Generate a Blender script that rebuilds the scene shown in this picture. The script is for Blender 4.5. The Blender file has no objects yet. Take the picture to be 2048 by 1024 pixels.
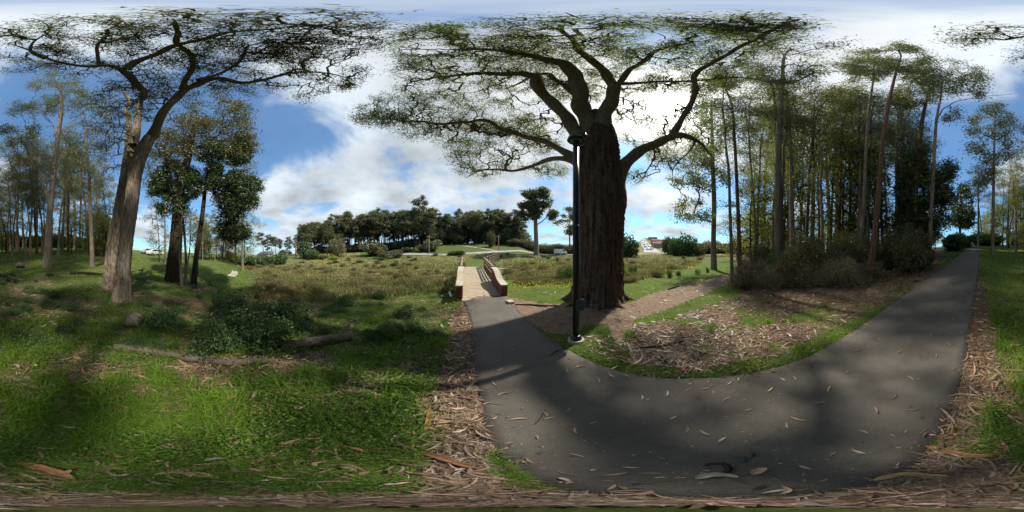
import bpy, math, random
import numpy as np
from mathutils import Vector
C = bpy.context.scene
C.render.engine = 'CYCLES'
H = 1.7                                   # eye height
PI = math.pi
# ------------------------------------------------------------------ camera
cd = bpy.data.cameras.new('camera'); cam = bpy.data.objects.new('camera', cd)
C.collection.objects.link(cam); C.camera = cam
cd.type = 'PANO'
try: cd.cycles.panorama_type = 'EQUIRECTANGULAR'
except Exception: cd.panorama_type = 'EQUIRECTANGULAR'
cd.clip_end = 5000; cd.clip_start = 0.02
cam.location = (0, 0, H); cam.rotation_euler = (PI/2, 0, 0)
C.view_settings.view_transform = 'Standard'; C.view_settings.look = 'None'
C.view_settings.exposure = 0.82; C.view_settings.gamma = 1.0
C.cycles.use_denoising = True
C.cycles.max_bounces = 6; C.cycles.diffuse_bounces = 3; C.cycles.transmission_bounces = 4
C.cycles.sample_clamp_indirect = 4.0
# ------------------------------------------------------------------ sun + sky
SUN_AZ, SUN_EL = math.radians(54.7), math.radians(52.0)
sd = Vector((math.sin(SUN_AZ)*math.cos(SUN_EL), math.cos(SUN_AZ)*math.cos(SUN_EL), math.sin(SUN_EL)))
ld = bpy.data.lights.new('sun', 'SUN'); ld.energy = 4.3; ld.angle = math.radians(1.6); ld.color = (1.0, .93, .80)
sun = bpy.data.objects.new('sun', ld); C.collection.objects.link(sun)
sun.rotation_euler = sd.to_track_quat('Z', 'Y').to_euler(); sun.location = (20, 15, 60)

def dirpx(px, py):
    a = (px-1024)/2048*2*PI; e = (512-py)/1024*PI
    return Vector((math.sin(a)*math.cos(e), math.cos(a)*math.cos(e), math.sin(e)))

W = bpy.data.worlds.new('World'); C.world = W; W.use_nodes = True
nt = W.node_tree; nt.nodes.clear()
def N(t, **k):
    n = nt.nodes.new(t)
    for a, b in k.items(): setattr(n, a, b)
    return n
def setin(n, **k):
    for a, b in k.items(): n.inputs[a].default_value = b
def M2(op, a, b=None, c=None, clamp=False):
    n = nt.nodes.new('ShaderNodeMath'); n.operation = op; n.use_clamp = clamp
    for i, v in enumerate((a, b, c)):
        if v is None: continue
        if isinstance(v, (int, float)): n.inputs[i].default_value = v
        else: nt.links.new(v, n.inputs[i])
    return n.outputs[0]
out = N('ShaderNodeOutputWorld'); bg = N('ShaderNodeBackground')
sky = N('ShaderNodeTexSky'); sky.sky_type = 'NISHITA'; sky.sun_disc = False
sky.sun_elevation = SUN_EL; sky.sun_rotation = SUN_AZ; sky.air_density = 1.2; sky.dust_density = .6; sky.ozone_density = 2.5
tc = N('ShaderNodeTexCoord'); sep = N('ShaderNodeSeparateXYZ'); nt.links.new(tc.outputs['Generated'], sep.inputs[0])
gen = tc.outputs['Generated']
zz = M2('MAXIMUM', sep.outputs[2], 0.0)
den = M2('ADD', zz, 0.22)
comb = N('ShaderNodeCombineXYZ')
nt.links.new(M2('DIVIDE', sep.outputs[0], den), comb.inputs[0])
nt.links.new(M2('DIVIDE', sep.outputs[1], den), comb.inputs[1])
n1 = N('ShaderNodeTexNoise'); n1.inputs['Scale'].default_value = 1.5; n1.inputs['Detail'].default_value = 9
n1.inputs['Roughness'].default_value = .6; n1.inputs['Distortion'].default_value = .35
nt.links.new(comb.outputs[0], n1.inputs['Vector'])
n2 = N('ShaderNodeTexNoise'); n2.inputs['Scale'].default_value = 1.7; n2.inputs['Detail'].default_value = 7
n2.inputs['Roughness'].default_value = .52
nt.links.new(comb.outputs[0], n2.inputs['Vector'])
cov = M2('MULTIPLY_ADD', n1.outputs[0], 2.0, -.52)
# broad cloud banks (+) and blue openings (-): px, py, sharpness, weight
for px, py, k, w in [(1335,210,9,.20),(1150,380,7,.18),(720,400,12,.30),(900,330,12,.24),(1330,420,20,.12),(1640,130,10,.30),(1290,120,9,.08),
                     (560,440,20,.22),(560,262,26,-.30),(650,290,40,-.13),(200,290,16,-.26),(400,240,14,-.20),(80,190,30,-.12),(2000,270,9,-.26),(1850,330,12,-.15),(850,180,30,.16),
                     (870,130,25,.18),(720,230,30,-.04),(1560,330,20,-.12),(1260,330,60,-.16),(1480,60,30,-.12),(0,330,60,.30),(250,90,14,.16),(640,120,18,.10),(2048,330,60,.3),(250,460,25,.16),(890,422,300,-.30),(1310,440,250,-.22),(560,480,200,-.12),(1100,4,14,-.03),(300,20,60,-.08),(780,300,150,-.06),(660,380,300,-.06)]:
    d = dirpx(px, py)
    vm = N('ShaderNodeVectorMath', operation='DOT_PRODUCT'); nt.links.new(gen, vm.inputs[0]); vm.inputs[1].default_value = d
    e = M2('EXPONENT', M2('MULTIPLY', M2('SUBTRACT', vm.outputs['Value'], 1.0), float(k)))
    cov = M2('MULTIPLY_ADD', e, float(w), cov)
mr = N('ShaderNodeMapRange'); mr.interpolation_type = 'SMOOTHSTEP'
mr.inputs['From Min'].default_value = .38; mr.inputs['From Max'].default_value = .80; mr.inputs['To Min'].default_value = .10
nt.links.new(cov, mr.inputs['Value'])
vs = N('ShaderNodeVectorMath', operation='DOT_PRODUCT'); nt.links.new(gen, vs.inputs[0]); vs.inputs[1].default_value = sd
g1 = M2('EXPONENT', M2('MULTIPLY', M2('SUBTRACT', vs.outputs['Value'], 1.0), 5.0))
g2 = M2('EXPONENT', M2('MULTIPLY', M2('SUBTRACT', vs.outputs['Value'], 1.0), 60.0))
g3 = M2('EXPONENT', M2('MULTIPLY', M2('SUBTRACT', vs.outputs['Value'], 1.0), 700.0))
# cloud brightness: thick parts grey away from the sun, bright around the sun
cb = M2('MULTIPLY_ADD', n2.outputs[0], .85, .03)
cb = M2('MULTIPLY_ADD', g1, .14, cb); cb = M2('MULTIPLY_ADD', g2, .55, cb)
ccol = N('ShaderNodeMix', data_type='RGBA')
ccol.inputs['A'].default_value = (.82, .92, 1.0, 1); ccol.inputs['B'].default_value = (1, .99, .97, 1)
nt.links.new(M2('MULTIPLY', g1, 1.2, clamp=True), ccol.inputs['Factor'])
cv = N('ShaderNodeVectorMath', operation='SCALE'); nt.links.new(ccol.outputs['Result'], cv.inputs[0]); nt.links.new(cb, cv.inputs['Scale'])
SKYS = 0.12
sk = N('ShaderNodeVectorMath', operation='SCALE'); nt.links.new(sky.outputs[0], sk.inputs[0]); sk.inputs['Scale'].default_value = SKYS
tint = N('ShaderNodeVectorMath', operation='MULTIPLY'); nt.links.new(sk.outputs[0], tint.inputs[0]); tint.inputs[1].default_value = (.46, .77, .93)
mx = N('ShaderNodeMix', data_type='RGBA'); nt.links.new(mr.outputs[0], mx.inputs['Factor'])
nt.links.new(tint.outputs[0], mx.inputs['A']); nt.links.new(cv.outputs[0], mx.inputs['B'])
sg = N('ShaderNodeVectorMath', operation='SCALE'); sg.inputs[0].default_value = (1, .96, .88); nt.links.new(M2('MULTIPLY_ADD', g3, 9.0, M2('MULTIPLY', g2, .7)), sg.inputs['Scale'])
ad = N('ShaderNodeVectorMath', operation='ADD'); nt.links.new(mx.outputs['Result'], ad.inputs[0]); nt.links.new(sg.outputs[0], ad.inputs[1])
nt.links.new(ad.outputs[0], bg.inputs[0]); bg.inputs[1].default_value = 1.0
nt.links.new(bg.outputs[0], out.inputs[0])
W.cycles.sampling_method = 'MANUAL'; W.cycles.sample_map_resolution = 512

# ------------------------------------------------------------------ helpers
def tag(o, label=None, cat=None, group=None, kind=None):
    if label: o['label'] = label
    if cat: o['category'] = cat
    if group: o['group'] = group
    if kind: o['kind'] = kind
    return o
def empty(name, loc, label, cat, group=None, rz=0.0):
    o = bpy.data.objects.new(name, None); C.collection.objects.link(o)
    o.location = loc; o.rotation_euler = (0, 0, rz); o.empty_display_size = .2
    return tag(o, label, cat, group)
def mk_mesh(name, V, faces, mats, smooth=True, tint=None, matidx=None):
    """V (n,3); faces: list of int arrays (m,k)"""
    me = bpy.data.meshes.new(name)
    faces = [np.asarray(f, dtype=np.int32) for f in faces if len(f)]
    V = np.asarray(V, dtype=np.float32)
    me.vertices.add(len(V)); me.vertices.foreach_set('co', V.ravel())
    tot = sum(f.size for f in faces); cnt = sum(len(f) for f in faces)
    me.loops.add(tot); me.loops.foreach_set('vertex_index', np.concatenate([f.ravel() for f in faces]))
    sizes = np.concatenate([np.full(len(f), f.shape[1], np.int32) for f in faces])
    starts = np.concatenate([[0], np.cumsum(sizes)[:-1]]).astype(np.int32)
    me.polygons.add(cnt); me.polygons.foreach_set('loop_start', starts)
    me.polygons.foreach_set('use_smooth', np.full(cnt, smooth))
    if tint is not None:
        a = me.attributes.new('tint', 'FLOAT', 'FACE'); a.data.foreach_set('value', np.asarray(tint, dtype=np.float32))
    for m in (mats if isinstance(mats, (list, tuple)) else [mats]): me.materials.append(m)
    if matidx is not None: me.polygons.foreach_set('material_index', np.asarray(matidx, np.int32))
    me.update(calc_edges=True); me.validate()
    return me
def link(name, me, parent=None, loc=None):
    o = bpy.data.objects.new(name, me); C.collection.objects.link(o)
    if parent: o.parent = parent
    if loc is not None: o.location = loc
    return o
class MB:                                  # small mesh collector for hand-made shapes
    def __init__(s): s.V = []; s.F = []
    def add(s, V, F):
        b = len(s.V); s.V += [tuple(v) for v in V]; s.F += [tuple(b+i for i in f) for f in F]
    def box(s, c, d, rz=0, taper=1.0, rx=0, ry=0):
        from mathutils import Euler
        R = Euler((rx, ry, rz)).to_matrix(); hx, hy, hz = d[0]/2, d[1]/2, d[2]/2
        V = []
        for z in (-hz, hz):
            t = taper if z > 0 else 1
            for x, y in ((-hx,-hy),(hx,-hy),(hx,hy),(-hx,hy)):
                V.append(Vector(c)+R @ Vector((x*t, y*t, z)))
        s.add(V, [(3,2,1,0),(4,5,6,7),(0,1,5,4),(1,2,6,5),(2,3,7,6),(3,0,4,7)])
    def lathe(s, c, prof, n=24):           # prof: (r,z) list
        V = []; F = []
        for r, z in prof:
            for k in range(n):
                a = 2*PI*k/n; V.append((c[0]+r*math.cos(a), c[1]+r*math.sin(a), c[2]+z))
        for i in range(len(prof)-1):
            for k in range(n):
                F.append((i*n+k, i*n+(k+1) % n, (i+1)*n+(k+1) % n, (i+1)*n+k))
        F.append(tuple(range(n-1, -1, -1))); F.append(tuple((len(prof)-1)*n+k for k in range(n)))
        s.add(V, F)
    def prism(s, pts, off):                # polygon pts extruded by vector off
        n = len(pts); off = Vector(off)
        V = [Vector(p) for p in pts]+[Vector(p)+off for p in pts]
        s.add(V, [tuple(range(n-1, -1, -1)), tuple(range(n, 2*n))]+[(i, (i+1) % n, n+(i+1) % n, n+i) for i in range(n)])
    def build(s, name, mat, parent=None, smooth=False, bevel=0, loc=None):
        me = bpy.data.meshes.new(name); me.from_pydata([tuple(v) for v in s.V], [], s.F); me.materials.append(mat)
        import bmesh
        bm = bmesh.new(); bm.from_mesh(me); bmesh.ops.recalc_face_normals(bm, faces=bm.faces); bm.to_mesh(me); bm.free()
        if smooth: me.polygons.foreach_set('use_smooth', [True]*len(me.polygons))
        o = link(name, me, parent, loc)
        if bevel:
            m = o.modifiers.new('bevel', 'BEVEL'); m.width = bevel; m.segments = 2; m.limit_method = 'ANGLE'
        return o
def tube(pts, rad, sides=12, ridge=None, cap=True):
    P = np.asarray(pts, float); n = len(P); rad = np.asarray(rad, float)
    T = np.gradient(P, axis=0); T /= np.linalg.norm(T, axis=1)[:, None]+1e-9
    U = np.zeros_like(P); ref = np.array([1., 0, 0]) if abs(T[0][0]) < .9 else np.array([0, 1., 0])
    u = np.cross(T[0], np.cross(ref, T[0])); u /= np.linalg.norm(u)
    for i in range(n):
        u = u-T[i]*np.dot(u, T[i]); u /= np.linalg.norm(u); U[i] = u
    Bv = np.cross(T, U); a = np.linspace(0, 2*PI, sides, endpoint=False)
    R = np.repeat(rad[:, None], sides, 1)
    if ridge is not None: R = ridge(R, a[None, :], np.arange(n)[:, None], P)
    V = P[:, None]+R[..., None]*(np.cos(a)[None, :, None]*U[:, None]+np.sin(a)[None, :, None]*Bv[:, None])
    V = V.reshape(-1, 3)
    i, k = np.meshgrid(np.arange(n-1), np.arange(sides), indexing='ij'); k2 = (k+1) % sides
    Q = np.stack([i*sides+k, i*sides+k2, (i+1)*sides+k2, (i+1)*sides+k], -1).reshape(-1, 4)
    return V, Q
def join(parts):
    Vs = []; Fs = {}; b = 0
    for V, F in parts:
        F = F if isinstance(F, list) else [F]
        for f in F: Fs.setdefault(f.shape[1], []).append(f+b)
        Vs.append(V); b += len(V)
    return np.concatenate(Vs), [np.concatenate(v) for v in Fs.values()]
def smooth_poly(P, R, step):
    P = np.asarray(P, float); R = np.asarray(R, float)
    Q = np.vstack([2*P[0]-P[1], P, 2*P[-1]-P[-2]]); out = []; ro = []
    for i in range(len(P)-1):
        p0, p1, p2, p3 = Q[i:i+4]; L = np.linalg.norm(p2-p1); m = max(1, int(math.ceil(L/step)))
        for j in range(m):
            t = j/m
            out.append(.5*((2*p1)+(-p0+p2)*t+(2*p0-5*p1+4*p2-p3)*t*t+(-p0+3*p1-3*p2+p3)*t**3)); ro.append(R[i]*(1-t)+R[i+1]*t)
    out.append(P[-1]); ro.append(R[-1])
    return np.array(out), np.array(ro)

# ------------------------------------------------------------------ terrain
KD = np.array([3, 6, 12, 25, 50, 100, 200, 400.])
TAB = {0:(680,597,543,508,493,490,492,495), 120:(680,600,543,509,494,491,494,497), 250:(682,606,555,521,505,500,500,503),
 350:(684,610,560,527,511,505,505,506), 430:(686,614,568,534,515,508,508,508), 500:(688,620,575,546,530,515,510,509),
 600:(688,622,578,550,530,508,509,510), 750:(688,622,578,550,527,503,505,507), 870:(685,616,572,546,521,489,494,500),
 960:(680,604,566,542,519,486,491,498), 1030:(680,602,564,540,518,489,494,500), 1090:(680,602,564,538,519,505,503,502),
 1200:(680,602,560,535,519,506,503,503), 1265:(680,602,560,534,519,506,500,492), 1290:(680,602,560,534,519,504,489,476), 1340:(680,602,560,534,518,505,492,480),
 1430:(680,602,558,532,517,508,503,500), 1550:(680,600,552,528,514,509,507,506), 1700:(677,592,540,518,507,504,503,503),
 1850:(674,578,523,505,497,495,496,498), 1945:(673,572,520,500,490,487,489,493)}
KA = np.array(sorted(TAB)); KZ = np.array([[H-d*math.tan((r-512)/1024*PI) for d, r in zip(KD, TAB[a])] for a in KA])
KA = np.concatenate([[KA[-1]-2048], KA, [2048, 2168]]); KZ = np.vstack([KZ[-1], KZ, KZ[0], KZ[1]])
LD = np.log(np.concatenate([[.7, 1.5], KD, [900.]])); KZ = np.hstack([np.zeros((len(KZ), 2)), KZ, KZ[:, -1:]*1.9])
def hfun(x, y):
    x = np.asarray(x, float); y = np.asarray(y, float)
    d = np.hypot(x, y)+1e-6; px = (np.arctan2(x, y)/(2*PI)*2048+1024) % 2048
    j = np.clip(np.searchsorted(KA, px, side='right')-1, 0, len(KA)-2); t = (px-KA[j])/(KA[j+1]-KA[j]); t = t*t*(3-2*t)
    l = np.clip(np.log(d), LD[0], LD[-1]-1e-6); i = np.clip(np.searchsorted(LD, l, side='right')-1, 0, len(LD)-2)
    def zat(i_): i_ = np.clip(i_, 0, len(LD)-1); return KZ[j, i_]*(1-t)+KZ[j+1, i_]*t
    u = (l-LD[i])/(LD[i+1]-LD[i]); dd = (d-np.exp(LD[i]))/(np.exp(LD[i+1])-np.exp(LD[i]))
    u = np.clip(dd, 0, 1)
    z0, z1 = zat(i), zat(i+1)
    D = np.exp(LD)
    def slope(i_):
        a = np.clip(i_-1, 0, len(LD)-1); b = np.clip(i_+1, 0, len(LD)-1)
        return (zat(b)-zat(a))/(D[b]-D[a])
    hseg = D[i+1]-D[i]; m0, m1 = slope(i)*hseg, slope(i+1)*hseg
    z = (2*u**3-3*u**2+1)*z0+(u**3-2*u**2+u)*m0+(-2*u**3+3*u**2)*z1+(u**3-u**2)*m1
    off = 1-np.exp(-(np.maximum(np.hypot(x-0, y-0)-2.5, 0)/6)**2)
    z = z+off*(.05*np.sin(x*1.1+.4*y)*np.sin(y*.9-.3*x+1)+.03*np.sin(x*2.7+1)*np.sin(y*2.3+2))
    return z
def G(px, py, dmax=700):
    a = (px-1024)/2048*2*PI; d = np.exp(np.linspace(math.log(.05), math.log(dmax), 900))
    z = hfun(d*math.sin(a), d*math.cos(a)); row = 512+np.arctan2(H-z, d)/PI*1024
    hit = np.nonzero(row <= py)[0]; k = hit[0] if len(hit) else len(d)-1
    if k > 0:
        t = (row[k-1]-py)/(row[k-1]-row[k]+1e-9); dd = d[k-1]+(d[k]-d[k-1])*min(max(t, 0), 1)
    else: dd = d[0]
    X, Y = dd*math.sin(a), dd*math.cos(a)
    return np.array([X, Y, float(hfun(X, Y))])
def AT(px, D, dz=0.0):
    a = (px-1024)/2048*2*PI; X, Y = D*math.sin(a), D*math.cos(a); return np.array([X, Y, float(hfun(X, Y))+dz])
def P(px, py, D):
    a = (px-1024)/2048*2*PI; return np.array([D*math.sin(a), D*math.cos(a), H+D*math.tan((512-py)/1024*PI)])
def PZ(px, py, z): return P(px, py, max(.3, (z-H)/math.tan((512-py)/1024*PI)))
def pix(x, y, z=None):
    z = hfun(x, y) if z is None else z
    return (np.arctan2(x, y)/(2*PI)*2048+1024) % 2048, 512+np.arctan2(H-z, np.hypot(x, y))/PI*1024
def densify(pts, step=14):
    o = []
    for a, b in zip(pts[:-1], pts[1:]):
        m = max(1, int(math.hypot(b[0]-a[0], b[1]-a[1])/step))
        for k in range(m): o.append((a[0]+(b[0]-a[0])*k/m, a[1]+(b[1]-a[1])*k/m))
    return o+[pts[-1]]
def inpoly(x, y, poly):
    x = np.asarray(x); y = np.asarray(y); c = np.zeros(x.shape, bool); n = len(poly)
    for i in range(n):
        x1, y1 = poly[i][:2]; x2, y2 = poly[(i+1) % n][:2]
        if y1 == y2: continue
        c ^= ((y1 > y) != (y2 > y)) & (x < (x2-x1)*(y-y1)/(y2-y1)+x1)
    return c
# paths, traced on the ground: camera-side edge and far edge
EA = [(926,604),(938,628),(944,660),(946,700),(955,780),(972,860),(1005,925),(1100,984)]
EA2 = [(1745,988),(1855,905),(1912,800),(1932,710),(1945,630),(1953,570),(1959,530),(1958,508),(1952,493),(1946,487.5)]
EB = [(1006,592),(1022,612),(1050,640),(1120,690),(1180,725),(1260,748),(1330,757),(1400,758),(1500,748),(1600,722),(1700,668),(1790,604),(1850,560),(1893,530),(1920,508),(1936,493),(1943,487.5)]
def gl(pts, step=14): return np.array([G(a, b, 90) for a, b in densify(pts, step)])
LA = np.vstack([gl(EA), gl(EA2)]); LB = gl(EB)
def resample(L, n):
    s = np.concatenate([[0], np.cumsum(np.linalg.norm(np.diff(L, axis=0), axis=1))]); s /= s[-1]
    t = np.linspace(0, 1, n); return np.stack([np.interp(t, s, L[:, k]) for k in range(3)], 1)
def smo(L, it=3):
    for _ in range(it):
        M = L.copy(); M[1:-1] = .25*L[:-2]+.5*L[1:-1]+.25*L[2:]; L = M
    return L
NA = 420; RA = smo(resample(LA, NA), 6); 
# match each near-edge sample with the far edge by arc length
RB = smo(resample(LB, NA), 6)
PATHP = np.vstack([RA, RB[::-1]])[:, :2]
def in_path(x, y): return inpoly(x, y, PATHP[::2])
TRP = [(1000,590),(1012,612),(1045,637),(1100,668),(1148,664),(1180,650),(1215,648),(1232,690),(1262,662),(1268,640),(1330,620),(1400,592),(1465,563),(1505,535),(1530,522),(1518,518),(1480,540),(1430,556),(1350,574),(1290,592),(1262,606),(1180,606),(1100,609),(1050,601)]
TRAIL = gl(TRP, 10)[:, :2]
BRP = np.array([G(922, 612)[:2], G(922, 600)[:2], AT(930, 16)[:2], AT(970, 16)[:2], G(1008, 590)[:2], G(1014, 606)[:2]])
def in_trail(x, y): return inpoly(x, y, TRAIL) | inpoly(x, y, BRP)
def noise2(x, y, s, seed=0):              # cheap smooth pseudo noise in -1..1
    r = np.random.RandomState(seed); z = 0
    for k in range(5):
        a = r.rand()*6.28; f = s*(1+.7*k); p = r.rand()*6.28
        z = z+np.sin((x*math.cos(a)+y*math.sin(a))*f+p+1.3*np.sin((x*math.sin(a)-y*math.cos(a))*f*.7+p*2))/(1+.35*k)
    return z/3.0
def masks(x, y):
    """green, litter, dry field, dirt weights 0..1 at ground points"""
    px, row = pix(x, y); d = np.hypot(x, y)
    n = noise2(x, y, 1.3, 1); nf = noise2(x, y, 3.7, 2); nl = noise2(x, y, .12, 5)
    # litter
    lit = np.zeros_like(px)
    def zone(poly, soft): return inpoly(px+nf*14*0, row, poly).astype(float)
    jx, jy = px+nf*16+n*10, row+n*9+nf*5
    z1 = inpoly(jx, jy, [(905,620),(950,600),(1000,980),(1000,1000),(760,985),(740,930),(800,860),(860,790),(890,700)])
    z2 = inpoly(jx, jy, [(1925,1024),(1870,900),(1915,790),(1935,690),(1950,560),(1972,560),(1985,680),(2010,760),(2090,800),(2090,1024)]) | inpoly(jx, jy, [(1700,1024),(1760,960),(1860,895),(1930,880),(2090,870),(2090,1024)])
    z3 = inpoly(jx, jy, [(1245,690),(1290,650),(1400,620),(1480,590),(1560,560),(1700,545),(1830,520),(1870,505),(1900,500),(1880,530),(1800,590),(1700,640),(1620,680),(1540,715),(1400,745),(1290,735)])
    z4 = inpoly(jx, jy, [(-40,880),(120,850),(160,930),(350,900),(600,930),(640,1024),(-40,1024)])
    z5 = inpoly(jx, jy, [(130,690),(250,690),(420,720),(560,720),(700,690),(690,730),(560,760),(420,790),(300,790),(160,770),(60,720)])
    z6 = inpoly(jx, jy, [(-40,690),(60,700),(90,850),(-40,880)])
    z7 = inpoly(jx, jy, [(1150,690),(1180,670),(1262,665),(1290,735),(1220,720)])
    lit = np.where(z1, .95, 0)+np.where(z2, .95, 0)+np.where(z4, .20, 0)+np.where(z3, .66, 0)+np.where(z5, .55, 0)+np.where(z6, .42, 0)+np.where(z7, .5, 0)
    lit = np.clip(lit+np.where(lit > 0, nf*.45+n*.4, 0), 0, 1)
    field = inpoly(px, row, [(430,506),(520,560),(480,600),(640,606),(760,598),(915,585),(925,545),(940,515),(1000,508),(1010,560),(1060,572),(1150,570),(1240,568),(1330,552),(1400,530),(1420,500),(1000,496),(700,490),(430,496)]) | inpoly(px, row, [(430,480),(1480,480),(1480,515),(430,522)])
    dry = np.where(field & (d > 4.5), np.clip(.72+.45*n+.5*nl, 0, 1), 0)
    hill = ((px > 720) & (px < 1060) & (d > 62)) ; dry = np.where(hill, .15, dry)
    rforest = ((px > 1480) & (px < 1880) & (d > 5)); lit = np.where(rforest, np.clip(.75+.3*n, 0, 1), lit)
    gleft = ((px < 440) & (row < 640)); lit = np.where(gleft, np.clip(.34+.75*n-.25*(row < 560), 0, 1), lit)
    lit = np.where(((px < 900) | (px > 1990)) & (row > 600), np.clip(np.maximum(lit, .30+.42*noise2(x, y, .9, 71)+.25*nf), 0, 1), lit)
    lit = np.where((px < 840) & (row > 850), np.minimum(lit, .34+.3*noise2(x, y, 6, 72)), lit); lit = np.clip(lit, 0, 1)
    lit = np.where((row > 984), np.maximum(lit, .3), lit)
    dirt = in_trail(x, y).astype(float)
    p = in_path(x, y)
    lit = np.where(dirt > 0, lit*0+.25, lit)
    green = np.clip(1-lit-dry-dirt, 0, 1)
    return green, lit, dry, dirt, p

# ------------------------------------------------------------------ materials
def mat(name):
    m = bpy.data.materials.new(name); m.use_nodes = True; m.node_tree.nodes.clear(); return m
class NT:
    def __init__(s, m): s.t = m.node_tree; s.out = s.n('ShaderNodeOutputMaterial')
    def n(s, ty, **k):
        nd = s.t.nodes.new(ty)
        for a, b in k.items(): setattr(nd, a, b)
        return nd
    def l(s, a, b): s.t.links.new(a, b)
    def put(s, nd, key, v):
        if isinstance(v, (int, float, tuple)): nd.inputs[key].default_value = v if not isinstance(v, tuple) or len(v) == 4 or key in ('Scale','Vector') or nd.inputs[key].type == 'VECTOR' else (*v, 1)
        else: s.l(v, nd.inputs[key])
    def noise(s, scale, detail=5, rough=.55, vec=None, dist=0):
        nd = s.n('ShaderNodeTexNoise'); nd.inputs['Scale'].default_value = scale; nd.inputs['Detail'].default_value = detail
        nd.inputs['Roughness'].default_value = rough; nd.inputs['Distortion'].default_value = dist
        if vec is not None: s.l(vec, nd.inputs['Vector'])
        return nd.outputs[0]
    def ramp(s, f, stops):
        nd = s.n('ShaderNodeValToRGB'); e = nd.color_ramp.elements
        while len(e) < len(stops): e.new(.5)
        for k, (p, c) in enumerate(stops): e[k].position = p; e[k].color = (*c, 1) if len(c) == 3 else c
        s.l(f, nd.inputs[0]); return nd.outputs[0]
    def mix(s, f, a, b, mode='MIX'):
        nd = s.n('ShaderNodeMix', data_type='RGBA'); nd.blend_type = mode
        s.put(nd, 'Factor', f); 
        for k, v in (('A', a), ('B', b)):
            if isinstance(v, tuple): nd.inputs[k].default_value = (*v, 1) if len(v) == 3 else v
            else: s.l(v, nd.inputs[k])
        return nd.outputs['Result']
    def math(s, op, a, b=0.0, clamp=False):
        nd = s.n('ShaderNodeMath', operation=op, use_clamp=clamp)
        for i, v in enumerate((a, b)):
            if isinstance(v, (int, float)): nd.inputs[i].default_value = v
            else: s.l(v, nd.inputs[i])
        return nd.outputs[0]
    def coord(s, which='Object', scale=None):
        c = s.n('ShaderNodeTexCoord').outputs[which]
        if scale:
            mp = s.n('ShaderNodeMapping'); mp.inputs['Scale'].default_value = scale; s.l(c, mp.inputs[0]); c = mp.outputs[0]
        return c
    def bump(s, h, strength=.5, dist=.02):
        b = s.n('ShaderNodeBump'); b.inputs['Strength'].default_value = strength; b.inputs['Distance'].default_value = dist
        s.l(h, b.inputs['Height']); return b.outputs[0]
    def bsdf(s, col, rough=.8, normal=None, spec=.3, metal=0.0):
        b = s.n('ShaderNodeBsdfPrincipled'); s.put(b, 'Base Color', col)
        s.put(b, 'Roughness', rough); s.put(b, 'Specular IOR Level', spec); b.inputs['Metallic'].default_value = metal
        if normal is not None: s.l(normal, b.inputs['Normal'])
        s.l(b.outputs[0], s.out.inputs[0]); return b
def leafmat(name, stops, trans=.35, objvar=.35, gloss=.04, rough=.45):
    m = mat(name); t = NT(m)
    at = t.n('ShaderNodeAttribute'); at.attribute_name = 'tint'
    col = t.ramp(at.outputs['Fac'], stops)
    oi = t.n('ShaderNodeObjectInfo')
    v = t.math('MULTIPLY_ADD', oi.outputs['Random'], objvar); v.node.inputs[2].default_value = 1-objvar/2
    hs = t.n('ShaderNodeHueSaturation'); t.l(col, hs.inputs['Color']); t.l(v, hs.inputs['Value'])
    col = hs.outputs[0]
    d = t.n('ShaderNodeBsdfDiffuse'); t.l(col, d.inputs[0])
    tr = t.n('ShaderNodeBsdfTranslucent')
    tcol = t.mix(1.0, col, (1.35, 1.5, .7), 'MULTIPLY'); t.l(tcol, tr.inputs[0])
    a = t.n('ShaderNodeMixShader'); a.inputs[0].default_value = trans; t.l(d.outputs[0], a.inputs[1]); t.l(tr.outputs[0], a.inputs[2])
    g = t.n('ShaderNodeBsdfGlossy'); g.inputs['Roughness'].default_value = rough; g.inputs[0].default_value = (.8, .85, .9, 1)
    b = t.n('ShaderNodeMixShader'); b.inputs[0].default_value = gloss; t.l(a.outputs[0], b.inputs[1]); t.l(g.outputs[0], b.inputs[2])
    t.l(b.outputs[0], t.out.inputs[0]); return m
def barkmat(name, c1, c2, c3, sc=(6, 6, 1.2), bump=.8, dist=.04, objvar=.3):
    m = mat(name); t = NT(m); v = t.coord('Object', sc)
    n = t.noise(1.5, 8, .65, v, .4); f = t.noise(9, 6, .7, t.coord('Object', (sc[0], sc[1], sc[2]*.6)))
    big = t.noise(.5, 3, .5, t.coord('Object'))
    col = t.ramp(n, [(.3, c1), (.52, c2), (.72, c3)]); col = t.mix(t.math('MULTIPLY', f, .75), col, c1)
    bigr = t.ramp(big, [(.38, (0, 0, 0)), (.62, (1, 1, 1))]); col = t.mix(t.math('MULTIPLY', bigr, .55), col, tuple(x*.9+y*.1 for x, y in zip(c2, c1)))
    cr = t.noise(3.2, 4, .55, t.coord('Object', (sc[0]*1.6, sc[1]*1.6, sc[2]*.55)), .8); crr = t.ramp(cr, [(.36, (1, 1, 1)), (.46, (0, 0, 0))])
    col = t.mix(t.math('MULTIPLY', crr, .8), col, tuple(x*.45 for x in c1))
    ms = t.ramp(t.noise(.9, 5, .7, t.coord('Object')), [(.55, (0, 0, 0)), (.72, (1, 1, 1))]); col = t.mix(t.math('MULTIPLY', ms, .45), col, (.085, .085, .045))
    oi = t.n('ShaderNodeObjectInfo'); hs = t.n('ShaderNodeHueSaturation'); t.l(col, hs.inputs['Color'])
    vv = t.math('MULTIPLY_ADD', oi.outputs['Random'], objvar); vv.node.inputs[2].default_value = 1-objvar/2; t.l(vv, hs.inputs['Value'])
    hgt = t.math('SUBTRACT', t.math('ADD', n, t.math('MULTIPLY', f, .5)), t.math('MULTIPLY', crr, .6))
    t.bsdf(hs.outputs[0], .9, t.bump(hgt, bump, dist), .15); return m
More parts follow.
